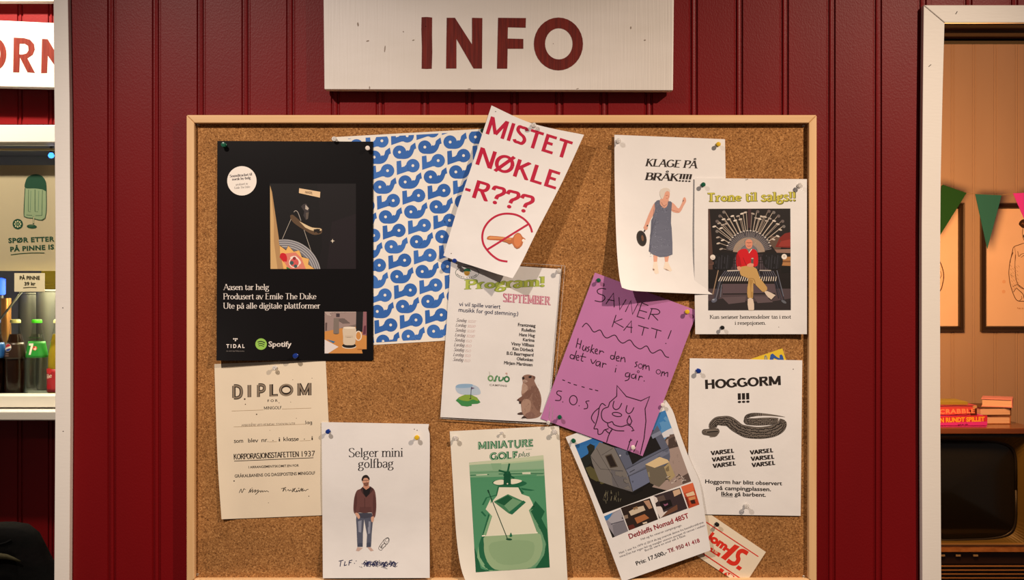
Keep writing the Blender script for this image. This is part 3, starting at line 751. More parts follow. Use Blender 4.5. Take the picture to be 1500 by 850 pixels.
ik.poly(t('140,270 165,270 160,380 140,380'), '5b4a48').poly(t('330,345 520,300 520,330 400,350'), '7a6a64')
ik.layer = 2
ik.poly(t('526,143 612,143 602,395 520,390'), '1b191b').poly(t('615,143 655,143 655,440 600,432'), '8f5f66').poly(t('630,150 650,150 648,215 634,215'), 'e0c0c0').poly(t('622,300 650,300 645,420 610,425'), '5f2f3e').poly(t('245,222 310,222 312,415 240,415'), '7c7068').poly(t('252,300 304,300 306,400 248,400'), '5d5048').disc(*t((275, 412)), 4, '4a3c34', ry=1.3)
ik.poly(t('132,490 305,580 175,662 132,662'), 'ded6d4').poly(t('158,488 265,515 240,535'), '2f6f9a').disc(*t((437, 565)), 10.2, '1d1a1a', ry=3.6).disc(*t((437, 575)), 10.4, 'e9dccb', ry=3.4, layer=1.5).disc(570/8.5+460, 512, 4, 'a86a34', ry=1)
ik.layer = 3
ik.ring(*t((553, 443)), 4.3, 6.6, 1.6, 'e3d3c0').poly(catmull(t('360,350 440,336 520,345 518,450 508,545 440,560 368,545 362,450'), 3, True), 'd0bfa8').poly(t('360,350 440,336 520,345 516,520 490,555 480,345'), 'bdaa93').disc(*t((440, 343)), 9.3, 'e6d8c6', ry=1.7, layer=4).poly(t('385,440 485,440 485,465 385,465'), 'c6b49d', layer=4).line(t('405,462 460,462'), .5, '8b7b6a', layer=5)
sh.ink(ik, 'photo_print', o, 'small photo of a mug on a wooden desk', grid=24)
SH_BLK = sh

# ---- red and cream paper scrap, tucked behind two notices
sh = Sheet((1005, 729.5), (1122, 809), (1089, 860), (971, 781.5), lambda u, v: .6+1.5*u*u)
o = sh.build('flyer', P_CREAM, 'small cream slip with red lettering, tilted in the lower right corner of the board', 'flyer', 8, 8)
ik = Ink(); t = crop(1000, 740, 7.5); R_ = 'd8301f'
ik.line(t('240,176 832,568'), 1.4, R_).line(t('180,505 662,826'), 1.6, R_)
ik.poly(t('572,432 628,458 470,610 418,578'), R_).line(t('715,535 660,505 620,520 606,560 612,600 585,640 540,640 492,608'), 6.2, R_, smooth=5).poly(t('612,662 654,690 625,722 583,694'), R_)
ik.text(sans('lom-', .06), t((268, 372)), t((508, 532)), (7.0, -9.5), R_)
ik.poly(t('310,465 420,535 398,572 288,500'), R_).text(sans('IS', .02), t((322, 505)), t((380, 542)), 3.4, 'dcc8a8', 1)
ik.poly(t('378,742 418,690 458,716 425,760'), R_).line(t('560,800 500,760 450,780 430,830'), 5, R_, smooth=4)
sh.ink(ik, 'lettering', o, 'red block lettering between two red lines', clip=[tuple(q) for q in sh.c])
SH_IS = sh

# ---- snake warning
sh = Sheet((1010.3, 525), (1175.2, 528), (1172.8, 756), (1007, 753.5), lambda u, v: 1.4+1.6*np.sin(3*v)**2*u+.8*v)
o = sh.build('notice', P_WHITE, 'white notice headed HOGGORM with a grey snake, right side of the board', 'notice')
t = crop(995, 500, 3.035); BK = '241d1a'
ik = Ink(); ik.text(skel('HOGGORM', 11.5, 9, thin=1, track=6), t((116, 213)), t((452, 195)), (-.6, -13.6), BK).text(skel('!!!', 11, 9, thin=1, track=2), t((260, 273)), t((313, 271)), (-.4, -13.5), BK)
sh.ink(ik, 'heading', o, 'black heavy capitals')
ik = Ink()
for s_, a, b, y0, y1 in (('VARSEL', 140, 244, 508, 496), ('VARSEL', 145, 248, 537, 525), ('VARSEL', 149, 252, 565, 552), ('VARSEL', 314, 418, 505, 494), ('VARSEL', 318, 423, 533, 523), ('VARSEL', 322, 427, 561, 550)):
    ik.text(skel(s_, 14, 11, thin=1, track=8), t((a, y0)), t((b, y1)), (-.5, -6.2), BK)
for s_, a, b, y0, y1 in (('Hoggorm har blitt observert', 115, 457, 632, 641), ('på campingplassen.', 164, 408, 661, 667), ('Ikke gå barbent.', 187, 385, 687, 692)):
    ik.text(bold(s_, .035), t((a, y0)), t((b, y1)), 5.7, BK)
ik.line([t((187, 691)), t((238, 692.5))], .6, BK)
sh.ink(ik, 'body_text', o)
ik = Ink(); t = crop(1010, 580, 9.375)
def snake(pts, layer):
    p = catmull([(x, y, r) for x, y, r in pts], 5); xy = [t((x, y)) for x, y, r in p]; rr = [r/9.375 for x, y, r in p]
    ik.polys(ribbon(xy, 1, 1, rads=rr), '57504a', layer)
    ik.polys(ribbon(xy, 1, 1, rads=[r*.86 for r in rr]), '6e655d', layer+.3)
    for i in range(2, len(p)-2):
        x, y, r = p[i]; 
        if r < 18: continue
        dx, dy = p[i+1][0]-p[i-1][0], p[i+1][1]-p[i-1][1]; l = math.hypot(dx, dy) or 1; nx, ny = -dy/l, dx/l
        for f in (-.55, -.1, .35, .75):
            j = random.uniform(-.1, .1); q = t((x+nx*r*(f+j), y+ny*r*(f+j)))
            ik.disc(*q, .55+r*.013, random.choice(('1f1a18', '241f1c', '2e2824')), ry=.5+r*.006, rot=math.degrees(math.atan2(dy, dx)), layer=layer+.6, n=7)
            if random.random() < .7: ik.disc(q[0]+.9, q[1]+.6, .4, 'a0958a', layer=layer+.7, n=6)
snake([(760, 330, 16), (790, 285, 26), (860, 262, 26), (960, 256, 20), (1100, 264, 13), (1220, 278, 8), (1312, 292, 2)], 0)
snake([(775, 320, 26), (790, 350, 44), (880, 358, 50), (1000, 355, 54), (1130, 348, 50), (1220, 350, 44)], 1)
snake([(335, 455, 55), (318, 405, 52), (375, 350, 58), (450, 345, 66), (540, 352, 72), (620, 410, 78), (690, 458, 74), (780, 492, 84), (900, 508, 82), (1020, 506, 82), (1150, 482, 82), (1245, 432, 76), (1280, 378, 52), (1225, 345, 36)], 2)
ik.poly(catmull(t('170,495 190,462 250,455 320,448 392,450 412,490 392,530 345,565 250,546 188,532'), 4, True), '5a524b', layer=4).poly(catmull(t('185,490 250,468 370,462 398,490 300,500 220,505'), 3, True), '756c63', layer=4.2).line(t('240,500 320,492 392,488'), 1.5, '171311', smooth=3, layer=4.5).disc(*t((215, 492)), .9, '15110f', n=8, layer=4.5)
ik.disc(*t((330, 552)), 6, '8b8078', ry=1.4, rot=-12, layer=3.8)
sh.ink(ik, 'snake_picture', o, 'grey patterned viper picture', grid=20)
SH_HOG = sh
for hx, hy in ((1162, 541),): sh.ink(Ink().disc(hx, hy, .75, '5a4a40', n=8), 'pinhole', o)

# ---- caravan advert
sh = Sheet((828.5, 640.5), (975, 586), (1041, 806.5), (911.5, 852.5), lambda u, v: 3.0+10*np.clip(u-.75, 0, 1)**2*8*v*.6+2*np.sin(3*v)**2+34*np.clip(v-.4, 0, 1)**2*(1-.5*u), left=[(858, 710), (885, 781)], right=[(986, 603), (995, 632), (1010, 673), (1024, 705), (1031, 745)])
o = sh.build('advert', P_WHITE, 'tilted white sales sheet with caravan photos, half under the pink notice', 'advert')
ik = Ink(); t = crop(840, 600, 6.07); t2 = crop(870, 690, 6.07)
ik.poly([(842.3, 652.3), (974.5, 601.2), (1012.6, 705.5), (883.5, 753)], '17130f'); ik.layer = .6
ik.poly(t('-10,300 260,230 260,300 150,420 100,480 20,400'), '2f6fb0').poly(t('-10,300 260,230 240,290 20,330'), '2a68aa', layer=.7).poly(t('690,-20 870,-20 940,340 800,300 690,160'), '3c7dbb').poly(t('760,120 900,60 930,230 800,270'), '5a93c6', layer=.7).poly(t('800,290 930,330 1050,640 830,720 700,690 860,500'), '9a8880', layer=.8); ik.layer = 1
ik.poly(t('780,215 830,185 872,165 895,215 850,240 800,255'), 'd5d6dc').poly(t('820,60 850,90 830,110 800,80'), '5f97c8').poly(t('60,440 130,395 145,330 190,320 185,400 160,470 100,530'), '1d201b').poly(t('118,330 150,305 190,325 175,370 135,380'), '23261f')
ik.poly(t('112,520 215,850 460,850 620,730 400,620 200,480'), '17130f').poly(t('105,520 150,505 200,540 300,650 250,665 150,610'), '55502f').poly(t('125,580 260,620 300,650 240,655'), '8f8664').poly(t('145,515 188,490 202,540 150,555'), 'a8b8cc').poly(t('155,518 184,505 190,525 158,535'), '44505e')
ik.poly(t('800,280 885,190 910,240 960,360 1045,640 830,720 740,690 850,560 840,360'), 'a08d85').poly(t('800,285 885,185 935,330 850,352 815,330'), '4a3c36').poly(t('830,240 880,195 900,240 850,265'), '6a5850').poly(t('960,600 1030,560 1045,640 970,665'), '5a4a44')
ik.layer = 2
ik.poly(t('152,412 232,290 345,335 372,340 470,540 528,735 360,685 230,640 168,480'), '736f6c').poly(t('330,535 440,545 528,735 350,680'), '656367').poly(t('360,338 440,350 520,365 720,180 745,140 850,345 860,420 850,470 640,640 528,732 488,590'), '5a6074').poly(t('470,540 845,340 858,385 480,598'), '6d7388').poly(t('495,600 660,520 690,640 530,728'), '68708a')
ik.layer = 3
ik.poly(t('480,372 520,372 700,230 720,235 780,350 600,440 525,490'), '181516').poly(t('280,412 338,393 396,510 328,522'), '4b4238').poly(t('290,420 334,404 384,505 332,512'), '231a17').line(t('152,412 240,530 440,545'), .5, '3c3838').line(t('205,345 245,420 330,560 400,690'), .5, '3c3838').line(t('250,408 350,345'), .5, '3c3838').line(t('365,340 490,590 528,732'), .8, '34343c').line(t('470,530 850,338'), .6, '2c2e38').line(t('488,592 660,520'), .5, '2c2e38').line(t('520,755 700,640'), 1.6, '100c0a').line(t('500,560 545,535'), .9, '22222a').disc(*t((415, 410)), 1.2, 'c9c9d0', n=8)
ik.poly(t('690,230 770,190 790,215 705,262'), '7e869c').poly(t('470,735 545,760 620,720 610,700 530,740'), '0e0b09')
ik.layer = 4
ik.poly(t('638,490 720,520 805,500 852,600 762,690 682,655'), '6a6254').poly(t('638,490 765,422 838,448 852,470 722,520'), 'd4bd92').poly(t('805,512 852,470 905,590 852,640'), 'a8966f').poly(t('660,560 675,555 680,600 668,600'), '8b8468').poly(t('815,530 845,500 858,540 830,560'), '7a6b50')
for _ in range(16): 
    a = (random.uniform(850, 965), random.uniform(590, 655)); ik.line([t(a), t((a[0]+random.uniform(-45, 45), a[1]+random.uniform(-30, 30)))], .8, random.choice(('15110f', '15110f', 'cfc4bc')))
for _ in range(26):
    a = (random.uniform(240, 420), random.uniform(740, 850)); ik.line([t(a), t((a[0]+random.uniform(-10, 10), a[1]-random.uniform(15, 45)))], .35, random.choice(('77725a', '9a947a')))
ik.layer = 5
sh.ink(ik, 'photo_print', o, 'colour photo of a grey caravan with its gas box', clip=[(842.3, 652.3), (974.5, 601.2), (1012.6, 705.5), (883.5, 753)], grid=10)
def small(polys, quad):
    k = Ink(); k.poly(t2(quad), polys[0]); k.layer = 1
    for c, s_ in polys[1]: k.poly(t2(s_), c)
    sh.ink(k, 'photo_print', o, polys[2], clip=t2(quad), grid=10)
small(('8f8c96', [('3a78b4', '90,405 170,366 130,440 105,440'), ('77757f', '165,480 270,450 305,535 180,590'), ('a3a1aa', '120,440 180,375 235,345 262,440 170,480'), ('4a484e', '240,395 250,390 262,425 250,430'), ('1b1815', '130,500 165,560 190,590 160,600'), ('565460', '150,470 265,440 268,448 152,480')], 'small photo of the caravan outside'), '90,405 235,340 305,535 165,595')
small(('2a1d18', [('c9b9a2', '310,362 380,325 440,310 458,350 330,400'), ('8d6f50', '345,330 385,315 390,340 355,350'), ('a7683f', '360,420 450,385 492,420 385,470'), ('b08a70', '440,270 490,260 520,330 490,340'), ('8b7766', '265,400 300,390 305,420 270,430'), ('5a231a', '300,490 350,475 370,510 320,530'), ('d8c8b4', '430,462 470,452 475,465 440,475')], 'small photo of the caravan dining corner'), '238,330 497,243 570,432 312,530')
small(('362a2d', [('d9d0cc', '530,222 560,240 570,270 545,290'), ('d9d0cc', '540,320 600,315 620,370 690,340 640,380 590,422'), ('15100f', '585,270 680,255 700,310 620,350 590,310'), ('8f5a78', '615,290 650,275 660,300 630,315'), ('c9a98c', '700,180 760,160 775,200 715,230'), ('6a4634', '660,350 740,300 745,345 600,415'), ('5a4a44', '560,235 620,215 640,260 580,275')], 'small photo of the caravan kitchen'), '530,222 765,150 832,335 580,425')
small(('b9482a', [('d86a44', '775,140 880,105 890,175 800,200'), ('e0c4a0', '815,205 885,180 900,215 830,230'), ('cf9260', '840,240 900,225 905,250 850,265'), ('3a1a14', '855,262 895,255 905,290 868,295'), ('7a2a18', '800,230 830,235 850,310 838,330')], 'small photo of an orange interior'), '775,140 880,105 938,300 842,335')
ik = Ink(); ik.text(bold('Dethleffs Nomad 485T', .035), t2((318, 606)), t2((848, 416)), 7.2, 'b01c2c')
sh.ink(ik, 'heading', o, 'red bold heading')
ik = Ink()
for s_, a, b in (('Hel og fin veteran campingvogn.', (420, 618), (785, 490)), ('Hatt 1 eier fra 1979 til 2014 da jeg overtok denne fra besteforeldrene', (227, 740), (976, 464)), ('mine.Den har ingen feil og mangler utenom pumpet til vannet i vasken', (232, 772), (988, 492)), ('Burde være en smal sak å fikse.', (456, 718), (820, 580))):
    ik.text(sans(s_), t2(a), t2(b), 3.0, '4c4650')
ik.text(bold('Pris: 17.500,-', .035), t2((380, 842)), t2((652, 738)), 5.8, '231f22').text(bold('Tlf. 950 41 418', .035), t2((662, 732)), t2((944, 634)), 5.8, 'a81c34')
sh.ink(ik, 'body_text', o, 'small black text with price and red phone number', grid=24)
SH_CAR = sh

# ---- miniature golf print
sh = Sheet((658.8, 632), (819, 624), (832, 861), (688, 863), lambda u, v: .8+26*np.clip(v-.62, 0, 1)**2*np.clip(.45-u, 0, 1)*6+1.2*u+17*np.clip(v-.3, 0, 1)**1.3/.63, left=[(663, 700), (668.5, 785), (676, 835)])
o = sh.build('poster', P_MINI, 'aged print of a green miniature golf course, bottom middle of the board', 'poster')
t = crop(680, 630, 7.73); t2 = crop(680, 730, 7.39); G1, G2, G3, G4 = '1c6443', '4c8f68', '7fae84', 'b2c6a2'
ik = Ink()
for wd, col, ly in ((12.5, G1, 0), (4.2, '9cc4a2', 1)):
    ik.text(skel('MINIATURE', wd, wd, thin=1, track=6), t((158+(4 if ly else 0), 222-(3 if ly else 0))), t((781-(4 if ly else 0), 190-(3 if ly else 0))), (-.2, -(11.2-1.2*ly)), col, ly)
    ik.text(skel('GOLF', wd*1.05, wd*1.05, thin=1, track=4), t((287+(4 if ly else 0), 350-(3 if ly else 0))), t((606-(4 if ly else 0), 333-(3 if ly else 0))), (-.2, -(12.2-1.2*ly)), col, ly)
ik.text(skel('plus', 6, 4, single=True), t((614, 303)), t((738, 296)), (1.8, -7.2), G1).text(sans('en bane', 0), t((700, 226)), t((765, 221)), 1.4, G3)
sh.ink(ik, 'heading', o, 'green double-lined capitals')
ik = Ink(); Q = [(687.3, 678), (796, 667), (805.3, 831.5), (697, 838.7)]
ik.poly(Q, G2); ik.layer = 1
ik.poly(t('40,375 900,280 900,330 640,350 400,375 40,400'), 'c3cdb0').poly(t('40,390 400,372 640,350 900,322 900,400 50,430'), G4, layer=.9).poly(t('40,380 250,385 420,390 640,370 900,345 910,470 50,500'), '8fb392', layer=.95).poly(t('40,470 910,440 910,520 50,540'), '78a883')
ik.line(t('60,487 905,455'), .4, G1).line(t('65,515 280,505'), 1.1, G1).line(t('390,500 910,495'), 1.3, G1).poly(t('130,508 260,500 260,512 140,516'), 'cfd6bd').poly(t('655,482 750,478 752,500 660,500'), 'd9dcc6').poly(t('300,380 420,378 420,460 330,470'), '86ad8a').poly(t('450,525 820,505 820,520 460,535'), G2)
ik.layer = 2
ik.poly(catmull(t('320,605 345,575 440,560 560,556 650,575 710,605 640,640 520,650 400,640'), 4, True), G1).poly(catmull(t('330,603 360,575 440,566 450,612 380,622'), 4, True), 'e2dfc9').poly(catmull(t('530,560 600,560 655,578 600,605 530,612'), 4, True), 'e2dfc9')
ik.poly(t('380,640 620,640 680,715 640,730 600,660 400,665 380,740 260,770 220,850 200,850 245,765 360,735'), G1).poly(t('640,655 800,682 760,690 660,680'), G1)
ik.poly(t2('715,130 770,30 872,145 836,220 897,340 930,760 770,760 862,620 884,500 852,400 790,280'), '155c3b').poly(t2('180,150 195,140 240,190 225,200'), G1).poly(t2('95,480 140,620 180,760 260,790 120,810'), '155c3b').poly(t2('265,170 300,190 232,410 195,408'), G3).poly(t2('262,170 278,182 205,408 192,408'), G1)
ik.poly(t2('192,408 235,404 212,540 245,690 380,780 250,790 165,640 160,500'), G1, layer=2.2).poly(t2('150,520 170,640 260,780 380,782 280,792 190,740 140,640'), G3, layer=2.3)
ik.poly(t2('700,130 745,75 785,90 722,140 795,275 855,400 886,500 868,610 790,730 690,775 840,600 845,500 795,380'), '6b9d78', layer=2.1)
ik.poly(t('395,650 612,652 650,728 735,757')+t2('735,45 746,75 700,132 790,378 235,408 302,195 232,120 285,10')+t('300,835 372,745'), 'dfdcc8', layer=3)
ik.poly(catmull(t2('235,408 500,398 790,378 838,450 845,560 790,690 665,768 380,782 275,725 222,610 214,500'), 3, True), '94b189', layer=3).poly(catmull(t2('300,480 700,460 760,560 680,690 420,720 290,620'), 3, True), '8aa981', layer=3.2).line(t2('200,410 790,377'), 1.1, 'e6e3d0', layer=3.4)
ik.layer = 4
ik.poly(t('495,728 702,822')+t2('665,45 515,178 480,165 325,45')+t('335,812'), '437e59').poly(t('495,740 548,776')+t2('440,82 345,40')+t('350,815'), '145535', layer=4.3).poly(t('548,776 662,818')+t2('640,40 490,145 432,82'), '6d9c76', layer=4.3).poly(t2('640,25 668,45 520,178 485,160 495,145'), '22694a', layer=4.5)
ik.poly(t('450,510 525,510 530,625 445,625'), '0e5034', layer=4).poly(t('460,470 515,470 535,520 440,520'), '0e5034', layer=4).line(t('488,500 512,380'), 2.6, '135a3a').line(t('500,490 390,458'), 2.6, '135a3a').line(t('500,510 568,548'), 2.4, '135a3a').line(t('480,470 470,505'), 2, '135a3a').disc(*t((490, 610)), 1.1, 'e2dfc9', n=8, layer=5)
ik.line([t((268, 680)), t2((468, 440))], 1.2, '103f2b', layer=5).line(t('268,680 280,712'), 2.0, '103f2b', layer=5).disc(*t2((485, 446)), 4.6, '0f4a30', ry=1.5, rot=4, layer=5).poly(catmull(t2('490,415 505,372 520,410 505,420'), 3, True), '1e6a48', layer=5).poly(t2('192,402 225,400 225,414 192,416'), 'f0ecd8', layer=5).poly(t2('770,370 795,368 795,380 770,382'), 'f0ecd8', layer=5)
sh.ink(ik, 'picture', o, 'green and white picture of a minigolf lane with windmill and putter', clip=Q, grid=7)
SH_MIN = sh

# ---- mini golf bag advert
sh = Sheet((471, 618.5), (628.5, 621.5), (629.5, 847), (473, 847.4), lambda u, v: 2.6+5*np.clip(u-.9, 0, 1)*6*np.clip(.3-v, 0, 1)+1.5*np.sin(4*v+u)**2*(v < 2)+11*np.clip(v-.6, 0, 1)**2/.16, right=[(626.5, 628), (629.5, 640), (629, 740)])
o = sh.build('advert', P_WHITE, 'white paper with a standing man, headed Selger mini golfbag, below the diploma', 'advert')
t = crop(455, 605, 3.47); ik = Ink()
ik.text(skel('Selger mini', **T_SER), t((193, 226)), t((470, 223)), (0, -13.4), '2a2628').text(skel('golfbag', **T_SER), t((241, 281)), t((423, 278)), (0, -13.4), '2a2628')
sh.ink(ik, 'heading', o, 'black serif heading')
ik = Ink(); t = crop(490, 690, 5.667)
ik.poly(t('188,350 310,350 318,420 309,520 303,632 265,636 270,530 246,402 236,520 234,632 190,632 184,480 179,400'), '565a6c').poly(t('195,420 225,410 222,510 200,520'), '8d92a4', layer=1).poly(t('275,420 300,420 296,520 278,525'), '8d92a4', layer=1).poly(t('193,560 232,560 233,630 192,630'), '454a5c', layer=1).poly(t('270,560 304,560 303,630 266,633'), '454a5c', layer=1).poly(t('188,350 310,350 312,385 250,395 186,385'), '454756', layer=1)
ik.poly(t('190,634 236,640 202,668 178,664'), 'c4a79c').poly(t('270,634 300,634 326,662 300,668'), 'c4a79c')
ik.poly(catmull(t('215,150 240,130 290,130 325,150 341,195 347,300 336,382 314,382 309,345 255,350 200,346 196,362 165,352 157,310 165,220 185,165'), 3, True), '6b4542', layer=2).poly(t('165,230 185,180 188,260 175,345 160,320'), '5a3836', layer=3).poly(t('325,190 342,230 340,330 322,370 318,270'), '5a3836', layer=3).poly(t('210,300 305,300 308,345 202,345'), '5f3c3a', layer=3).line(t('250,225 252,345'), .5, '3d2624', layer=3)
ik.poly(t('215,150 240,130 300,130 326,152 300,185 262,222 228,180'), '4a302f', layer=3).poly(t('235,140 302,140 290,190 262,220 240,185'), '1f1b1d', layer=4).poly(t('242,105 284,105 290,140 262,158 238,138'), 'c89078', layer=4.5)
ik.poly(catmull(t('228,70 240,45 270,38 287,60 287,95 272,122 250,122 234,98'), 3, True), 'd39f86', layer=5).poly(catmull(t('225,72 238,42 268,34 290,58 287,78 272,60 244,62 234,85'), 3, True), '2b2220', layer=6).poly(catmull(t('240,102 262,98 284,96 276,122 262,128 248,122'), 3, True), '7d5546', layer=6).line(t('236,80 284,78'), .7, '3d2c28', layer=7).line(t('255,110 272,109'), .5, 'b06a60', layer=7).line(t('262,80 264,95'), .4, 'a8705c', layer=7)
ik.poly(catmull(t('170,352 196,352 212,385 200,400 188,385'), 3, True), 'd8a890', layer=5).poly(catmull(t('304,385 328,382 320,424 306,420'), 3, True), 'd8a890', layer=5)
sh.ink(ik, 'printed_figure', o, 'printed man in a brown hoodie and jeans')
ik = Ink()
ik.ring(*t((432, 582)), 3.6, 4.6, .55, '2a2628', rot=30).ring(*t((437, 575)), 2.2, 3, .5, '2a2628', rot=30).line(t('412,570 372,628 368,650 388,660 405,640 440,605'), .6, '2a2628', smooth=3).line(t('420,600 392,620 388,645'), .8, '2a2628', smooth=3).line(t('410,590 425,620 400,640 380,635'), .6, '2a2628', smooth=3).line(t('372,628 390,632 404,622'), .5, '2a2628').line(t('428,560 445,555 455,570'), .7, '2a2628', smooth=3)
sh.ink(ik, 'bag_drawing', o, 'tiny black line drawing of a golf bag')
ik = Ink(); NV = '23254f'
for s_ in ('36,750 74,742', '54,746 46,795', '88,752 80,788', '80,788 103,780', '124,745 118,786', '124,747 148,741', '122,764 140,760'): ik.line(t(s_), 1.15, NV)
ik.disc(*t((166, 768)), .7, NV, n=8).disc(*t((180, 748)), .7, NV, n=8)
for s_, a, b in (('98', 238, 282), ('67', 312, 362), ('90', 396, 440), ('93', 452, 510)): ik.text(sans(s_, .02), t((a, 795)), t((b, 795)), 6.4, NV)
for _ in range(34):
    x = random.uniform(215, 500); y = random.uniform(755, 785)
    ik.line([t((x+i*random.uniform(8, 18), y+random.uniform(-16, 18))) for i in range(4)], .75, random.choice((NV, '2d3064', '1c1d40')), smooth=3)
ik.line(t('205,795 230,805 222,792'), .5, NV).line(t('385,798 440,815'), .6, NV).line(t('400,790 430,806'), .6, NV)
sh.ink(ik, 'handwriting', o, 'blue handwritten phone line, number scribbled out')
SH_SEL = sh
for hx, hy in ((607, 629), (611, 630.5)): sh.ink(Ink().disc(hx, hy, .75, '5a4a40', n=8), 'pinhole', o)

# ---- noise complaint notice
sh = Sheet((900, 197.5), (1062, 204), (1066, 432), (911, 421.5), lambda u, v: 5+34*np.clip(1.15*v-u*.9-.18, 0, 2)**2+5*v, left=[(900.5, 270), (903, 355), (907, 403)], bottom=[(922, 425), (940, 427), (1018, 430.5)])
o = sh.build('notice', P_WHITE, 'white notice headed KLAGE PÅ BRÅK with a woman holding a frying pan', 'notice')
ik = Ink(); t = crop(920, 220, 7.08)
ik.text(skel('KLAGE PÅ', **T_BOLD), t((176, 166)), t((722, 190)), (2.8, -11), '2a211d').text(skel('BRÅK!!!!', **T_BOLD), t((170, 310)), t((648, 328)), (2.8, -11), '2a211d')
sh.ink(ik, 'heading', o, 'black bold italic serif heading')
ik = Ink(); t2 = crop(920, 320, 7.08)
ik.poly(t2('262,375 306,385 302,440 300,455 266,455'), 'dba088').poly(t2('376,385 426,385 416,440 412,455 384,455'), 'dba088').poly(t2('266,450 302,450 318,570 285,578 256,532'), 'e6d6c4').poly(t2('384,450 413,450 456,540 440,552 366,522'), 'e6d6c4').poly(t2('256,520 275,525 270,545 256,535'), '8b6f60', layer=1).poly(t2('370,520 400,525 430,545 400,540'), 'a99080', layer=1)
ik.poly(catmull(t('275,550 240,610 205,690 175,770 165,800 185,818 205,790 235,720 268,660 285,610'), 3, True), 'd9a08a', layer=1).poly(catmull(t('450,545 452,630 520,652 550,630 575,580 602,530 592,490 572,500 560,545 525,605 480,560'), 3, True), 'dda48e', layer=1).line(t('452,620 525,640'), .6, 'b57a66', layer=2)
ik.line(t2('165,140 205,68'), 1.9, '2b211c', layer=2).disc(*t2((140, 208)), 7.2, '2f251f', ry=11.7, rot=-12, layer=2).disc(*t2((145, 208)), 5.6, '1d1714', ry=9.8, rot=-12, layer=3).disc(*t2((150, 205)), 1.8, '6e4a30', ry=4.5, rot=-8, layer=4)
ik.poly(catmull(t('160,800 180,790 205,795 198,822 178,830'), 3, True), 'd39a84', layer=4)
ik.poly(t('335,505 425,520 415,600 370,615 325,580'), 'd9a38d', layer=2)
dress = t('275,548 300,522 328,516 332,560 350,590 372,603 395,595 410,570 415,532 440,530 456,545 448,640 445,760')+t2('452,100 460,250 461,375 400,398 330,402 262,378 215,342 235,140 240,20')+t('262,690 280,610')
ik.poly(dress, '666a7c', layer=3)
ik.poly(t('275,548 300,522 320,560 300,700 250,850 235,850 262,690')+t2('225,200 260,60 250,250 232,345 215,340'), '565a6c', layer=3.5)
rr = random.Random(3)
for _ in range(420):
    y = rr.uniform(300, 376); wd = 8+(y-300)*.11; cx = 970.5-(y-300)*.03; x = rr.uniform(cx-wd, cx+wd*.86)
    ik.disc(x, y, .38, rr.choice(('9aa0b4', '8a90a4', '454859', '3f4252')), layer=4, n=5)
ik.poly(catmull(t('345,480 372,415 425,430 432,470 415,520 385,534 358,515'), 3, True), 'dfa48c', layer=4).poly(catmull(t('328,440 345,405 385,390 425,400 434,432 405,425 385,440 372,480 355,508 335,480'), 3, True), 'd8cfc4', layer=5).line(t('392,470 412,468'), .6, '8a5a4a', layer=5).line(t('395,502 412,500'), .6, 'b06055', layer=5).line(t('418,470 426,488 418,492'), .5, 'b57a66', layer=5).line(t('345,540 372,580 400,560'), .6, 'a5705c', smooth=3, layer=5)
ik.disc(*t((572, 525)), 1.6, '6a4a40', ry=.6, rot=-55, layer=4, n=8)
sh.ink(ik, 'printed_figure', o, 'printed grey-haired woman in a blue patterned dress with pan', grid=24)
SH_KLA = sh

# ---- throne advert
sh = Sheet((1017.6, 261), (1182, 262.5), (1182, 489.7), (1018.5, 489.7), lambda u, v: 9.0+3*np.sin(2.5*v+.3)**2+3*np.clip(u-.9, 0, 1)*8*v, left=[(1017, 340), (1017.5, 420)])
o = sh.build('advert', P_WHITE, 'white sales sheet with a photo of a man on a throne of golf clubs', 'advert')
ik = Ink(); t = crop(1000, 250, 3.4)
for dx, dy, col, wd, ly in ((.8, .6, '6b6626', 10.5, 0), (0, 0, '8f8930', 10.5, 1), (0, 0, 'cdc54c', 7.0, 2)):
    p0, p1 = t((123, 155)), t((562, 150)); e = .8 if ly == 2 else 0
    ik.text(skel('Trone til salgs!!', wd, wd*.78, serif=8 if ly < 2 else 6.5, st=5 if ly < 2 else 3.4, thin=1, track=5), (p0[0]+dx+e, p0[1]+dy-e*.6), (p1[0]+dx-e, p1[1]+dy-e*.6), (0, -13.2+e), col, ly)
sh.ink(ik, 'heading', o, 'yellow-green slab letters with dark outline')
Q = [(1037.3, 306), (1157.8, 305.6), (1158.5, 454.5), (1037.4, 454.8)]
ik = Ink(); t = crop(1025, 295, 8.5); t2 = crop(1025, 375, 7.08)
ik.poly(Q, '1b1514'); ik.layer = 1
ik.poly(t2('80,340 950,340 950,570 80,570'), '4e4145').poly(t2('80,470 300,430 500,470 700,480 950,440 950,570 80,570'), '2c2628', layer=1.2).poly(t2('230,290 780,290 790,380 240,390'), '5a4a50', layer=1.2).poly(t2('230,430 480,420 470,480 300,500'), '5f5054', layer=1.3).poly(t2('560,420 700,420 760,480 600,490'), '5f5054', layer=1.3)
ik.poly(t('105,95 122,95 160,640 160,850 105,850'), '553d35').poly(t('1000,450 1060,400 1130,385 1130,580 940,570'), '7c241c').poly(t('1010,500 1130,470 1130,560 980,560'), '94332a', layer=1.2).poly(t('930,600 1130,595 1130,645 960,640'), '8f7062').poly(t('1030,695 1130,690 1130,805 1005,800'), 'ad7a4a').poly(t('1030,740 1130,740 1130,760 1030,760'), '7d5230', layer=1.2).poly(t('600,95 640,95 640,330 600,330'), '40282a').poly(t('105,750 200,760 200,790 105,790'), '6a4a40').poly(t('880,430 1010,440 1010,590 930,600 870,520'), '5d4a3e').poly(t2('850,110 950,110 950,170 850,180'), '14110f', layer=1.3)
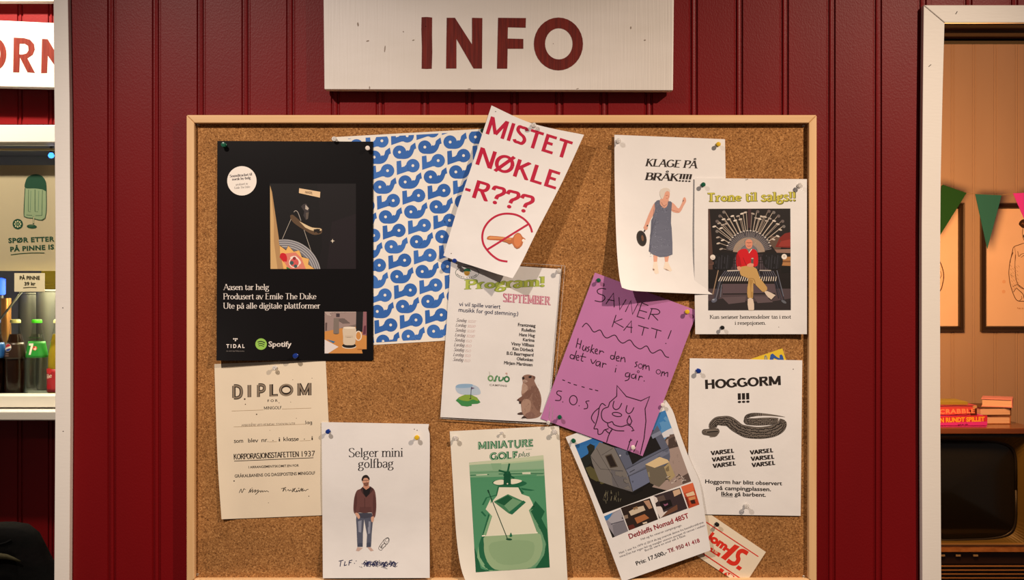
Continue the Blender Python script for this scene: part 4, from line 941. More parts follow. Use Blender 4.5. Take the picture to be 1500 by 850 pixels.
heads = nums('315,130 265,180 310,220 230,245 255,270 195,310 230,370 240,445 300,480 245,520 280,590 420,180 375,220 490,180 540,150 580,135 650,150 710,125 760,185 850,120 910,135 970,180 860,210 915,240 960,280 1020,245 1035,310 990,350 345,275 455,235 520,220 690,205 735,215 800,190 820,240 960,430 905,470 300,290 280,330')
C = (612, 650)
ik.layer = 2
for i, (hx, hy) in enumerate(heads):
    d = math.hypot(hx-C[0], hy-C[1]); e = (C[0]+(hx-C[0])*215/d, C[1]+(hy-C[1])*215/d)
    ik.line([t((hx, hy)), t(e)], .75, ('b7a797', '9c8d80', 'cbbcab')[i % 3])
    wood = i in (0, 1, 3, 6, 17, 19, 20, 21, 25, 26)
    ik.disc(*t((hx-(14 if hx < 612 else -12), hy+4)), 2.5 if wood else 2.9, ('77706c', '6a5f5c')[i % 2] if wood else ('c5b9ac', 'a89c92', 'd9cec2')[i % 3], ry=2.3 if wood else 1.3, rot=-15 if hx < 612 else 18, layer=2.5, n=10)
def fan(r, col, ly, a0=180, a1=360): ik.poly([t(C)]+[t(p) for p in ell(*C, r, r, a0, a1, n=40)], col, layer=ly)
fan(290, '38343a', 3, 190, 350)
for i in range(60):
    a = math.radians(192+156*i/59); ik.line([t((C[0]+195*math.cos(a), C[1]+195*math.sin(a))), t((C[0]+(262+24*(i % 2))*math.cos(a), C[1]+(262+24*(i % 2))*math.sin(a)))], .5, '98908a' if i % 2 else '74707a', layer=3.3)
for i in range(18):
    a = math.radians(200+140*i/17); ik.disc(*t((C[0]+285*math.cos(a), C[1]+285*math.sin(a))), 1.6, 'd0c8c0', ry=.8, layer=3.4, n=8)
fan(200, 'ab9684', 4, 186, 354)
for i in range(44):
    a = math.radians(188+164*i/43); ik.line([t((C[0]+112*math.cos(a), C[1]+112*math.sin(a))), t((C[0]+200*math.cos(a), C[1]+200*math.sin(a)))], .3, '6d5a50', layer=4.2)
fan(115, '474a5a', 4.5, 186, 354)
for i in range(22):
    a = math.radians(190+160*i/21); ik.line([t((C[0]+60*math.cos(a), C[1]+60*math.sin(a))), t((C[0]+150*math.cos(a), C[1]+150*math.sin(a)))], .45, 'a9a4a0', layer=4.7)
ik.layer = 5
ik.poly(t('330,655 880,655 880,850 330,850'), '2c2428')
for i in range(26): ik.line(t(f'{340+i*21},{665+(i%3)*8} {338+i*21},850'), .8, ('5d4f58', '45393f', '6f606a')[i % 3], layer=5.2)
for y in (690, 740, 770): ik.line(t(f'330,{y} 880,{y-4}'), 1.1, '1a1517', layer=5.4)
ik.poly(catmull(t('200,665 250,640 350,645 440,660 420,720 380,850 190,850 180,740'), 3, True), '171517', layer=5.6).poly(catmull(t('780,665 900,645 1000,660 1035,740 1000,830 880,850 800,800'), 3, True), '171517', layer=5.6).disc(*t((162, 697)), 3.8, 'e6dcd2', layer=6).disc(*t((1052, 690)), 4.0, 'ece4da', layer=6).line(t('1040,682 1062,680 1050,700'), .7, '3a3432', layer=6.2).line(t('145,705 180,712'), .6, '8b8078', layer=6.2)
for i in range(10): ik.line(t(f'{205+i*18},{670+(i%4)*10} {200+i*17},840'), .5, ('4a4a55', '2c2c33')[i % 2], layer=5.8).line(t(f'{830+i*18},{670+(i%4)*10} {820+i*17},840'), .5, ('4a4a55', '2c2c33')[i % 2], layer=5.8)
ik.poly(t2('188,262 240,150 770,150 815,262'), '1f1b20', layer=6)
for i in range(25):
    x = 195+i*24.6; xb = 255+i*20.5; s0 = (x-500)*.0
    ik.line(t2(f'{x},262 {x+16-(x-500)*.03},215'), 1.15, 'ddd2c4', layer=6.4).line(t2(f'{x+16-(x-500)*.03},215 {xb+10},155'), .7, '6a6a78', layer=6.2)
ik.line(t2('285,155 430,150'), 1.6, 'c9bfb4', layer=6.5).line(t2('620,150 740,152'), 1.4, 'b9afa4', layer=6.5)
ik.line(t2('192,148 135,400'), 1.4, '9a8068', layer=6).disc(*t2((150, 462)), 4.4, '5d6070', ry=3, rot=-25, layer=7).disc(*t2((142, 455)), 2, '9fa3b0', ry=1, layer=7.2, n=8).disc(*t2((872, 476)), 4.2, '63666f', ry=1.9, rot=30, layer=7)
for a, b in (('215,260', '165,455'), ('235,262', '185,450'), ('200,262', '150,450'), ('225,300', '215,430'), ('790,262', '850,460'), ('810,262', '880,470'), ('775,262', '820,440'), ('800,150', '870,420')): ik.line(t2(a+' '+b), 1.2, random.choice(('3c4050', '2a2c38', '6a6e7c')), layer=6.2)
ik.line(t2('240,395 780,392'), 1.2, '141011', layer=6)
ik.poly(catmull(t('500,605 560,590 600,600 650,592 702,612 725,680 718,800 640,815 560,822 470,822 455,710 470,640'), 3, True), 'c9141f', layer=8).poly(t('470,640 500,700 520,800 475,815 455,720'), 'a50f1a', layer=8.2).line(t('540,700 580,790 640,800'), .8, '8d0c16', smooth=3, layer=8.2).poly(t('585,590 612,640 650,590 630,580'), '7e7670', layer=8.4).line(t('612,645 650,595'), 1.0, 'e8e0d6', layer=8.5)
ik.poly(catmull(t('568,520 575,475 612,455 650,475 657,530 645,575 612,592 580,575'), 3, True), 'd98f74', layer=9).poly(catmull(t('562,520 565,470 612,448 658,468 662,520 648,485 612,470 578,485'), 3, True), '8f857e', layer=9.3).line(t('582,516 645,516'), .7, '7a4a3c', layer=9.4).line(t('592,555 612,562 635,553'), .8, '9b4a40', smooth=3, layer=9.4).line(t('612,520 612,538'), .5, 'b5705a', layer=9.4)
ik.poly(catmull(t2('415,150 430,112 520,105 590,135 622,225 698,325 690,360 650,372 570,290 555,300 552,435 498,432 494,330 505,235 430,205'), 2, True), 'c29c5f', layer=9).line(t2('505,235 560,240 580,300'), .8, '8d6c3a', smooth=3, layer=9.2).poly(t2('505,240 550,250 552,430 530,430 525,330'), 'ad874c', layer=9.1)
ik.poly(catmull(t2('498,448 552,448 564,555 532,566 505,558'), 2, True), 'dccab8', layer=9.3).poly(catmull(t2('672,378 700,365 775,402 782,415 742,458 715,435'), 2, True), 'd9c8b6', layer=9.3).line(t2('715,435 742,458 782,415'), 1, '3a2f2a', layer=9.4).poly(catmull(t2('385,120 412,108 430,130 405,152'), 3, True), 'd9987e', layer=9.5).poly(catmull(t('590,790 630,770 670,780 660,815 600,812'), 3, True), 'd9987e', layer=9.5).poly(t('640,715 670,712 668,775 640,772'), '5d564f', layer=9.6).disc(*t((656, 712)), 1.8, 'b9b0a4', ry=1, layer=9.7, n=8)
sh.ink(ik, 'photo_print', o, 'photo of a man in a red sweater on a golf club throne', clip=Q, grid=24)
ik = Ink(); ik.text(skel('Kun seriøser henvendelser tas i mot', **T_SLAB), t2((104, 652)), t2((948, 650)), 5.4, '2c2624').text(skel('i resepsjonen.', **T_SLAB), t2((363, 714)), t2((685, 713)), 5.4, '2c2624').disc(*t2((820, 738)), .6, '7a7068', n=8)
sh.ink(ik, 'caption', o, 'black slab serif caption')
SH_TRO = sh
for hx, hy in ((1093, 263.5), (1095, 262.8)): sh.ink(Ink().disc(hx, hy, .75, '5a4a40', n=8), 'pinhole', o)

# ---- programme in a plastic sleeve
sh = Sheet((660.5, 383), (822, 394.5), (803, 619.5), (645, 611.3), lambda u, v: 2.6+2.2*np.sin(3*v+1)**2*np.sin(3*u)+6*np.clip(v-.8, 0, 1))
o = sh.build('programme', P_WHITE, 'white September music programme in a clear plastic sleeve', 'programme')
ik = Ink(); t = crop(650, 375, 7.895)
ik.text(skel('Program!', 12.5, 9, serif=8, st=5, thin=1, track=4), t((236, 390)), t((1168, 352)), (.3, -14.6), '7f9440').text(skel('Program!', 8.5, 5.5, serif=6, st=3, thin=1, track=5), t((241, 388)), t((1164, 350)), (.3, -13.9), 'b0bd52', 1)
ik.text(skel('SEPTEMBER', 12, 9, serif=6, st=4, thin=1, track=6), t((683, 532)), t((1238, 572)), (.4, -12.6), 'ad3868', 0).text(skel('SEPTEMBER', 5.5, 4, serif=3, st=1.8, thin=1, track=8), t((691, 527)), t((1232, 567)), (.4, -11.6), 'e0b4bc', 1)
sh.ink(ik, 'heading', o, 'green rounded heading over pink outlined capitals')
ik = Ink(); ik.text(skel('vi vil spille variert', **T_ROUND), t((176, 578)), t((655, 612)), 6.0, '303754').text(skel('musikk for god stemning:)', **T_ROUND), t((170, 645)), t((860, 695)), 6.0, '303754')
t2 = crop(650, 460, 8.333)
for i in range(9):
    x, y = 150-i*5, 96+i*60
    ik.text(skel('Lordag' if i % 2 else 'Sondag', 6.5, 3.2, single=True), t2((x, y-2)), t2((x+122, y+6)), (1.8, -5.0), '5d5258')
    ik.text(skel('SO.S.IO' if i < 4 else 'IS.O', 4, 2.6), t2((x+140, y+8)), t2((x+235-(30 if i > 3 else 0), y+12)), (1.5, -3.6), 'c78c88' if i % 2 else 'c9a09a')
for i, (s_, x0, x1, y0, y1) in enumerate((('Frantzvaag', 905, 1120, 150, 163), ('Rulefinn', 950, 1117, 212, 224), ('Hans Hug', 920, 1112, 270, 283), ('Karima', 965, 1108, 331, 342), ('Vinny Villbass', 822, 1103, 382, 402), ('Kim Dürbeck', 840, 1098, 443, 462), ('B.G Baarregaard', 768, 1095, 498, 520), ('Olefonken', 890, 1090, 566, 580), ('Mirjam Martinsen', 735, 1083, 614, 640))):
    ik.text(bold(s_, .045), t2((x0, y0)), t2((x1, y1)), 4.6, '2a2426')
sh.ink(ik, 'body_text', o, 'small lines of blue, grey and black text')
ik = Ink()
ik.ring(*t((270, 195)), 17, 9.3, .6, '2c4a3c').disc(*t((268, 196)), 4.2, 'd0a040').poly(t('225,182 240,150 268,144 300,150 316,180 268,176'), '1f6a48', layer=1).line(t('252,206 268,216 286,205'), .5, '6a4a20', smooth=3, layer=1)
for i, ch in enumerate('HAPPYCAMPER'):
    a = math.radians(158-(i+(.6 if i > 4 else 0))*12.2); x, y = t((270, 195)); ax, ay = x+15.2*math.cos(a), y+7.6*math.sin(a)
    ik.text(sans(ch, .02), (ax-.75, ay+.4), (ax+.75, ay+.4), 1.9, '33423c', 1)
sh.ink(ik, 'camper_badge', o, 'oval badge with a smiling face under a green hat')
ik = Ink(); t2 = crop(640, 535, 8.333)
ik.ring(*t2((655, 162)), 3.2, 3.4, 2.2, '6f9a68').line(t2('690,185 712,192 722,150 742,130'), 2.6, '5c9066', smooth=4).line(t2('760,140 762,190 800,180 812,145'), 2.4, '4f875f', smooth=4).ring(*t2((853, 172)), 3.3, 3.5, 2.3, '3f7a52').line(t2('640,80 645,130'), .4, '6a6a5a').line(t2('858,92 856,135'), .4, '8a5a50').poly(t2('835,95 860,92 858,112 838,112'), 'cba79c').text(sans('CAMPING', .01, 1.2), t2((643, 254)), t2((852, 266)), 2.8, '5a4f48')
sh.ink(ik, 'camping_logo', o, 'small green looping logo over spaced capitals')
ik = Ink()
ik.poly(catmull(t2('228,265 270,236 380,231 470,250 520,290 530,352 450,366 300,358 240,320'), 3, True), 'b3c4d6').poly(catmull(t2('228,262 270,234 380,229 440,240 400,275 260,280'), 3, True), '8fb0cf', layer=.5).poly(t2('230,432 270,392 340,362 420,362 490,396 532,455 500,472 425,477 425,496 370,507 300,497 265,462'), '3f8a4c', layer=1).poly(catmull(t2('262,405 330,366 420,366 492,402 500,440 440,420 380,440 300,430'), 3, True), '86a640', layer=2).line(t2('412,408 420,268'), .8, '3a3a44', layer=3).poly(t2('420,266 464,283 421,296'), '6a5a7a', layer=3).disc(*t2((408, 410)), 1.6, '233018', ry=.7, layer=3, n=8)
sh.ink(ik, 'golf_green_picture', o, 'small picture of a golf green with flag')
ik = Ink()
ik.poly(catmull(t2('1030,575 985,590 990,606 1045,608 1070,590'), 3, True), '4f3c38').poly(catmull(t2('1040,160 1060,128 1110,115 1160,125 1198,140 1198,168 1190,195 1222,262 1260,340 1276,420 1270,500 1258,575 1282,580 1262,618 1225,642 1150,656 1085,650 1060,620 1038,575 1030,520 1026,460 1040,400 1030,330 1045,270 1048,205'), 3, True), '8f6e60', layer=1)
ik.poly(catmull(t2('1045,420 1120,420 1150,470 1130,580 1075,620 1045,570 1032,500'), 3, True), 'a98a7a', layer=2).poly(catmull(t2('1048,220 1100,250 1110,300 1050,350 1035,330'), 3, True), 'b39686', layer=2).poly(catmull(t2('1150,260 1215,260 1255,360 1270,460 1240,560 1180,480 1160,360'), 3, True), '7d5c50', layer=2).poly(catmull(t2('1160,320 1120,300 1050,370 1000,405 975,430 1000,440 1010,470 1030,465 1060,420 1130,400'), 3, True), '79584c', layer=3).poly(t2('975,430 1000,415 1000,440'), '3c2c28', layer=4).poly(t2('1002,445 1030,440 1022,475 1003,470'), '3c2c28', layer=4)
ik.poly(catmull(t2('1040,150 1062,145 1070,165 1048,178'), 3, True), '2c2220', layer=4).poly(catmull(t2('1118,140 1150,130 1155,152 1128,158'), 3, True), '2f2422', layer=4).poly(catmull(t2('1045,185 1080,180 1110,200 1080,212 1050,205'), 3, True), 'b59a8c', layer=3).line(t2('1058,195 1085,200'), .5, '4c3830', layer=4).poly(catmull(t2('1170,140 1198,140 1196,175 1180,170'), 3, True), '6e5046', layer=3).poly(catmull(t2('1095,640 1060,622 1030,650 1045,666 1090,662'), 3, True), '3d2e2a', layer=4).poly(catmull(t2('1080,600 1150,570 1200,620 1150,652 1090,640'), 3, True), '84645a', layer=3)
rr = random.Random(5)
for _ in range(160):
    x, y = rr.uniform(1040, 1260), rr.uniform(240, 640)
    if abs(x-1155) < 100: ik.line([t2((x, y)), t2((x+4, y+14))], .3, rr.choice(('6d5046', 'a88a7a', '9b7a6c')), layer=4.4)
sh.ink(ik, 'marmot_picture', o, 'brown furry rodent standing upright')
sl = Sheet((657.5, 379), (827.5, 389.5), (808, 622.5), (643.8, 613), lambda u, v: sh.lift(u, v)+1.4+1.2*np.sin(9*u+2)*np.sin(7*v)*.5)
SLEEVE = sheet_glass('plastic_sleeve', (.985, .985, .985), .0, .10, bump=(26, .5))
SEAM = mat('plastic_seam', (.85, .83, .80), .10, trans=.7, ior=1.3)
s2 = sl.build('plastic_sleeve', SLEEVE, parent=o, nu=26, nv=30, thick=.0001); s2['label'] = 'clear shiny plastic sleeve'
for us, vs__ in ((np.linspace(0, 1, 20), np.zeros(20)), (np.ones(24), np.linspace(0, 1, 24)), (np.linspace(0, 1, 20), np.ones(20)), (np.full(24, .972), np.linspace(0, 1, 24))):
    q_ = sl.xy(us, vs__); tube('sleeve_seam', [tuple(p) for p in sl.world(q_[:, 0], q_[:, 1], us, vs__, .0004)], .00055, SEAM, s2, 6)
SH_PRO = sh

# ---- pink missing-cat notice
sh = Sheet((871.5, 399.5), (1022, 455.5), (941.4, 668.5), (792, 613.5), lambda u, v: 5.2+1.5*np.sin(3*v)**2)
o = sh.build('notice', P_PINK, 'tilted pink handwritten notice with a crying cat drawing', 'notice')
PK = '2c1226'
ik = Ink(); t = crop(850, 395, 6.54)
for s_ in ('245,188 205,180 165,197 172,228 225,250 235,280 200,308 138,298', '18,552 55,515 90,545 130,598 190,580 225,635 260,655 330,628 370,680 410,705 475,675 520,730 575,760 635,732 670,785 700,800 770,770 815,830 850,842', '672,374 735,380 762,405 740,428 668,428'): ik.line(t(s_), 1.3, PK, smooth=5)
for s_ in ('245,330 318,225 325,362', '262,288 328,300', '370,265 378,385 440,285', '432,405 485,298 500,430 553,325', '652,345 590,318 545,450 618,470', '570,390 640,410', '690,370 652,478', '690,430 745,488', '343,435 305,552', '403,473 325,503 415,555', '415,585 490,492 488,608', '440,548 500,556', '555,535 655,565', '612,552 592,632', '680,560 778,590', '735,578 720,658', '872,582 840,665'): ik.line(t(s_), 1.3, PK)
ik.disc(*t((820, 708)), .8, PK, n=8)
t = crop(800, 490, 4.72)
L_ = ('222,26 207,92;245,40 232,100;214,62 240,70;260,75 251,98 262,113 277,88;278,82 274,116;302,86 286,92 297,108 280,121;320,70 305,128;333,97 313,110 332,133;336,120 353,114 351,101 340,108 341,130 357,136;373,108 367,138;370,124 385,115 400,126;'
      '470,150 450,146 446,165 462,172 474,150;481,117 470,174;483,167 503,164 501,151 486,157 488,181 507,184;521,155 514,190;518,172 540,160 546,193;633,190 618,196 628,215 611,226;676,205 668,245;672,224 688,211 690,240;690,226 709,218 713,251;803,255 795,290;799,272 815,259 818,286;818,274 840,263 839,294;'
      '197,150 173,140 166,160 185,169 199,148;211,112 192,174;206,162 226,159 223,146 208,152 211,176 227,179;257,128 243,178 257,186;236,150 276,158;309,170 322,202 347,175;372,188 350,190 345,212 362,216 376,192;376,190 372,227;393,195 388,230;390,212 403,201 417,209;483,232 477,263;'
      '572,265 551,270 550,290 570,291 580,266;580,266 571,310 544,321;612,275 592,280 592,300 611,302 622,276;622,276 620,311;646,285 638,319;642,302 655,289 667,296')
for s_ in L_.split(';'): ik.line(t(s_), 1.3, PK, smooth=4)
ik.ring(*t((652, 219)), 3.1, 3.2, .95, PK).ring(*t((776, 259)), 3.2, 3.2, .95, PK).ring(*t((637, 258)), 1.5, 1.5, .8, PK).disc(*t((678, 322)), .8, PK, n=8).disc(*t((487, 216)), .6, PK, n=8)
for s_ in ('112,314 130,320', '150,331 170,338', '190,346 213,352', '245,361 266,367', '298,376 320,382', '338,385 360,391'): ik.line(t(s_), 1.3, PK)
for s_ in ('110,394 80,392 75,412 102,432 95,456 62,456', '299,460 275,465 286,487 284,510 260,515'): ik.line(t(s_), 1.3, PK, smooth=5)
ik.ring(*t((188, 455)), 5.6, 6.8, 1.3, PK).disc(*t((115, 467)), .8, PK, n=8).disc(*t((228, 494)), .8, PK, n=8)
sh.ink(ik, 'handwriting', o, 'black handwritten words and wavy line')
ik = Ink()
for s_ in ('430,502 440,470 488,427 490,354 555,430 655,460 716,430 684,515 690,600 677,720 650,832', '575,560 593,600 582,625 562,615 560,595 575,560', '585,722 562,800', '595,728 572,745', '632,735 612,790 606,815'): ik.line(t(s_), 1.35, PK)
for s_ in ('430,502 395,517 382,548 388,585 412,607 432,612 457,604 472,626 520,638 562,626 592,642 602,660', '590,668 600,666 610,662', '470,460 462,500 480,520 505,510 523,475', '560,490 552,530 570,548 592,535 607,505', '368,507 330,540 313,580 336,616', '412,495 387,478 368,507 360,560 343,620 331,652 356,656 360,690 385,686 406,660 434,682 456,655 432,640 424,614', '432,640 480,664 540,668', '405,660 432,652', '452,660 432,700 418,748'): ik.line(t(s_), 1.35, PK, smooth=4)
ik.ring(*t((490, 554)), 7, 2.9, 1.3, PK, rot=10)
sh.ink(ik, 'cat_drawing', o, 'black line drawing of a crying cat')
SH_SAV = sh

# ---- lost keys notice, curling away from the board
sh = Sheet((720, 154.5), (855.5, 197.5), (751, 407.8), (649.5, 374.5), lambda u, v: 13.5+16*u**1.7*(1-v)+30*u**1.6*v-2.5*v, left=[(697, 225), (672, 300)], right=[(823.5, 267), (787, 338), (764, 385)], bottom=[(665, 381), (698, 391.5), (728.5, 401.5)], top=[(780, 181)])
o = sh.build('notice', P_WHITE, 'curling white notice in big red capitals about lost keys', 'notice')
RD = 'b8123a'; ik = Ink(); t = crop(640, 145, 3.27)
ik.text(skel('MISTET', 8.6, 7.6, thin=1, track=3), t((233, 166)), t((626, 289)), (8.0, -25.5), RD).text(skel('NØKLE', 8.6, 7.6, thin=1, track=3), t((184, 312)), t((568, 434)), (8.0, -25.0), RD).text(skel('-R???', 8.6, 7.6, thin=1, track=3), t((127, 460)), t((448, 553)), (8.0, -25.5), RD)
sh.ink(ik, 'heading', o, 'large red bold capitals and question marks', grid=6)
ik = Ink(); t = crop(680, 300, 8.5)
ik.line(catmull(t('845,345 830,290 800,235 740,175 660,130 570,112 480,115 390,145 310,205 250,290 225,390 240,490 290,570 360,640 440,690 538,708'), 4), 2.9, RD, layer=2).line(t('285,560 805,238'), 2.9, RD, layer=2)
ik.poly(catmull(t('285,412 320,386 500,402 600,412 620,382 660,350 700,360 728,402 764,428 735,462 722,505 690,538 655,550 622,525 592,480 560,490 530,470 480,462 440,446 320,440 285,430'), 2, True), 'b96b3a').poly(t('300,410 330,395 500,408 590,420 580,440 440,425 310,425'), 'd69058', layer=.5).poly(catmull(t('630,390 670,365 700,380 715,440 690,510 650,520 620,470'), 3, True), 'd07c46', layer=.5).disc(*t((738, 445)), 2.3, 'f0e6dc', layer=1, n=10).line(t('592,482 560,492 530,472 440,448'), .6, '6a3a20', layer=1).line(t('620,525 655,550 690,538'), .6, '6a3a20', layer=1)
sh.ink(ik, 'key_sign', o, 'red crossed-out circle over a brass key', grid=6)
SH_MIS = sh
for hx, hy in ((726, 163.5), (661, 371.5)): sh.ink(Ink().disc(hx, hy, .75, '5a4a40', n=8), 'pinhole', o)
# ================================================================== PUSHPINS
class Cork:
    def point(self, x, y, off=0): return at(x, y, YCORK-off)
BARE = Cork()
PINC = {'green': mat('green_plastic', (.006, .095, .05), .25, coat=.3), 'yellow': mat('yellow_plastic', (.72, .46, .02), .28, coat=.3), 'blue': mat('blue_plastic', (.008, .035, .24), .25, coat=.3),
        'black': mat('black_plastic', (.012, .012, .011), .3, coat=.3), 'white': mat('white_plastic', (.78, .70, .64), .3, coat=.3), 'dark': mat('dark_green_plastic', (.006, .035, .02), .25, coat=.3),
        'clear': mat('clear_plastic', (.86, .83, .80), .15, trans=.45, ior=1.3)}
GRIP = [(.0037, 0), (.0043, .0008), (.0042, .0016), (.0027, .0026), (.0021, .0045), (.0022, .0066), (.0034, .0080), (.0044, .0087), (.0046, .0096), (.0041, .0104), (.0022, .0108), (0, .0109)]
def pin(sheet, px, py, col, label, sc=1.0):
    pt = sheet.point(px, py, .0105*sc)                # head centre as the photo shows it
    s0 = sheet.point(px, py, .0003)
    dirx = random.uniform(-.06, .06); dirz = random.uniform(-.04, .08)
    base = Vector((pt.x, s0.y-.0004, pt.z))
    r = thing('pushpin', label, 'pushpin', base, 'pushpins on the cork board')
    lathe('grip', [(a*sc, b*sc) for a, b in GRIP], PINC[col], r, 20, '-y')
    dep = YCORK-base.y+.004
    lathe('needle', [(0, -dep), (.00045, -dep+.002), (.00055, .0005)], STEEL, r, 8, '-y')
    r.rotation_euler = (dirz*.6, 0, dirx)
    return r
for a in (
    (SH_BLK, 327.3, 212, 'green', 'green pushpin in the top left corner of the black poster'),
    (SH_BLK, 538, 216.8, 'white', 'white pushpin in the top right corner of the black poster', .92),
    (SH_BLK, 432.5, 521.5, 'blue', 'blue pushpin at the bottom edge of the black poster'),
    (BARE, 489.5, 203.5, 'clear', 'clear pushpin at the top left corner of the blue patterned poster'),
    (BARE, 706.5, 191, 'dark', 'dark green pushpin half hidden at the left edge of the lost keys notice', .8),
    (SH_MIS, 781.5, 183, 'clear', 'clear pushpin through the top of the lost keys notice'),
    (SH_MIS, 666, 382, 'blue', 'blue pushpin at the bottom corner of the lost keys notice', .9),
    (SH_PRO, 819, 396.5, 'clear', 'clear pushpin in the top right corner of the plastic sleeve'),
    (SH_PRO, 803.5, 619.5, 'clear', 'clear pushpin at the bottom right corner of the plastic sleeve', .8),
    (SH_SAV, 876.8, 410.5, 'green', 'green pushpin in the top left corner of the pink notice', .85),
    (SH_SAV, 1007, 457, 'yellow', 'yellow pushpin in the right corner of the pink notice', .9),
    (SH_SAV, 820, 611.5, 'green', 'green pushpin near the lower left corner of the pink notice', .85),
    (SH_SAV, 927.8, 656, 'white', 'white pushpin at the bottom tip of the pink notice', .85),
    (SH_KLA, 906, 206, 'clear', 'clear pushpin in the top left corner of the noise complaint notice'),
    (SH_KLA, 1052.5, 211, 'yellow', 'yellow pushpin in the top right corner of the noise complaint notice', .9),
    (SH_TRO, 1030.5, 270.3, 'green', 'green pushpin in the top left corner of the throne sheet', .9),
    (SH_TRO, 1172.5, 271.5, 'clear', 'clear pushpin in the top right corner of the throne sheet'),
    (SH_TRO, 1058.5, 480, 'black', 'black pushpin at the bottom of the throne sheet', .8),
    (SH_HOG, 1023.3, 543.5, 'blue', 'blue pushpin in the top left corner of the snake notice', .95),
    (SH_HOG, 1094, 742, 'clear', 'clear pushpin at the bottom of the snake notice'),
    (SH_CAR, 840, 646.3, 'green', 'green pushpin in the top left corner of the caravan sheet', .9),
    (SH_CAR, 970.5, 593.5, 'white', 'white pushpin in the top right corner of the caravan sheet', .8),
    (SH_IS, 1050.6, 769, 'black', 'black pushpin in the small cream slip with red lettering', .85),
    (SH_MIN, 812.3, 633, 'clear', 'clear pushpin in the top right corner of the miniature golf print'),
    (SH_MIN, 667, 642, 'clear', 'clear pushpin in the top left corner of the miniature golf print'),
    (SH_MIN, 735, 634.5, 'clear', 'clear pushpin at the top middle of the miniature golf print', .6),
    (SH_SEL, 480.3, 632.5, 'blue', 'blue pushpin in the top left corner of the golf bag sheet', .9),
    (SH_SEL, 610.5, 641.5, 'yellow', 'yellow pushpin in the top right corner of the golf bag sheet', .95),
    (SH_DIP, 402.3, 539, 'clear', 'clear pushpin at the top middle of the cream diploma', .9)):
    pin(*a)
def holes(sheet, parent_name, pts):
    pass
# ================================================================== THINGS IN THE KIOSK WINDOW
def ylay(y): return planar(y)
GY = KW+.030                       # front of the glass pane
PP = mat('beige_poster_paper', (.60, .53, .36), .6)
n_ = PP.node_tree; b_ = n_.nodes['Principled BSDF']; tr_ = n_.nodes.new('ShaderNodeBsdfTranslucent'); tr_.inputs[0].default_value = (.75, .66, .42, 1)
mx_ = n_.nodes.new('ShaderNodeMixShader'); mx_.inputs[0].default_value = .42
n_.links.new(b_.outputs[0], mx_.inputs[1]); n_.links.new(tr_.outputs[0], mx_.inputs[2]); n_.links.new(mx_.outputs[0], n_.nodes['Material Output'].inputs[0])
pf = GY-.0012
po = pbox('poster', -60, 242, 86, 397, pf, pf+.0008, PP)
tag(po, 'beige ice lolly poster with green lettering on the kiosk glass', 'poster')
t = crop(0, 240, 5.31); DG = '163f2c'; ik = Ink()
ik.poly(catmull(t('190,380 195,190 200,130 225,95 275,80 325,95 355,135 362,190 358,215 350,420 250,424 200,415 186,395'), 3, True), '7f9270')
ik.line(t('195,190 186,385 200,415 250,424 350,424 360,210'), 1.0, DG, smooth=4, layer=1).poly(catmull(t('196,188 198,140 222,100 275,82 325,95 355,135 362,190 358,214 330,200 270,192'), 4, True), DG, layer=1)
ik.line(t('222,200 220,372'), .6, DG, layer=1).line(t('272,200 272,372'), .8, DG, layer=1).line(t('330,205 326,402 275,404'), .7, DG, layer=1).line(t('205,398 250,402'), .7, DG, layer=1).line(t('222,372 240,374'), .5, DG, layer=1).line(t('272,372 296,374'), .5, DG, layer=1).line(t('240,210 236,365'), .7, '51705a', layer=.5).line(t('302,210 298,365'), .7, '51705a', layer=.5)
ik.line(t('262,410 260,470'), 2.0, DG, layer=1).line(t('263,412 261,462'), .9, 'cfc29a', layer=2).disc(*t((247, 488)), 7.4, DG, ry=2.9, rot=4, layer=1).line(t('225,484 260,482'), .4, '6e8a5e', layer=2)
ik.disc(*t((138, 469)), 7.6, DG, n=24)
for i in range(8): a = i*math.pi/4; ik.disc(*t((138+22*math.cos(a), 469+22*math.sin(a))), 1.1, 'cfc79c', layer=1, n=8)
ik.disc(*t((138, 469)), 1.9, '8aa27c', layer=1, n=10).disc(*t((138, 469)), 1.1, DG, layer=2, n=8)
ik.build('picture', po, planar(pf-.0002), label='dark green ice lolly and fruit slice')
ik = Ink(); ik.text(sans('SPØR ETTER', .035, 1.08), t((65, 615)), t((424, 602)), (-.3, -6.6), DG).text(sans('PÅ PINNE IS', .035, 1.08), t((80, 683)), t((420, 664)), (-.3, -6.6), DG).line(t('84,709 150,700 250,694 346,694'), 1.1, DG, smooth=4)
ik.build('lettering', po, planar(pf-.0002), label='dark green capitals')
cd = pbox('price_card', 21, 400.2, 65.5, 427.4, pf, pf+.0008, mat('card_paper', (.78, .70, .48), .6))
tag(cd, 'small cream price card reading 39 kr on the kiosk glass', 'price card')
t = crop(0, 390, 7.727); ik = Ink()
ik.text(sans('PÅ PINNE', .035), t((222, 152)), t((450, 152)), 5.0, '33301c').text(sans('39 kr', .035), t((276, 217)), t((402, 215)), 4.6, '33301c').line(t('262,246 330,240 412,241'), .9, '33301c', smooth=3)
ik.build('lettering', cd, planar(pf-.0002), label='dark capitals')

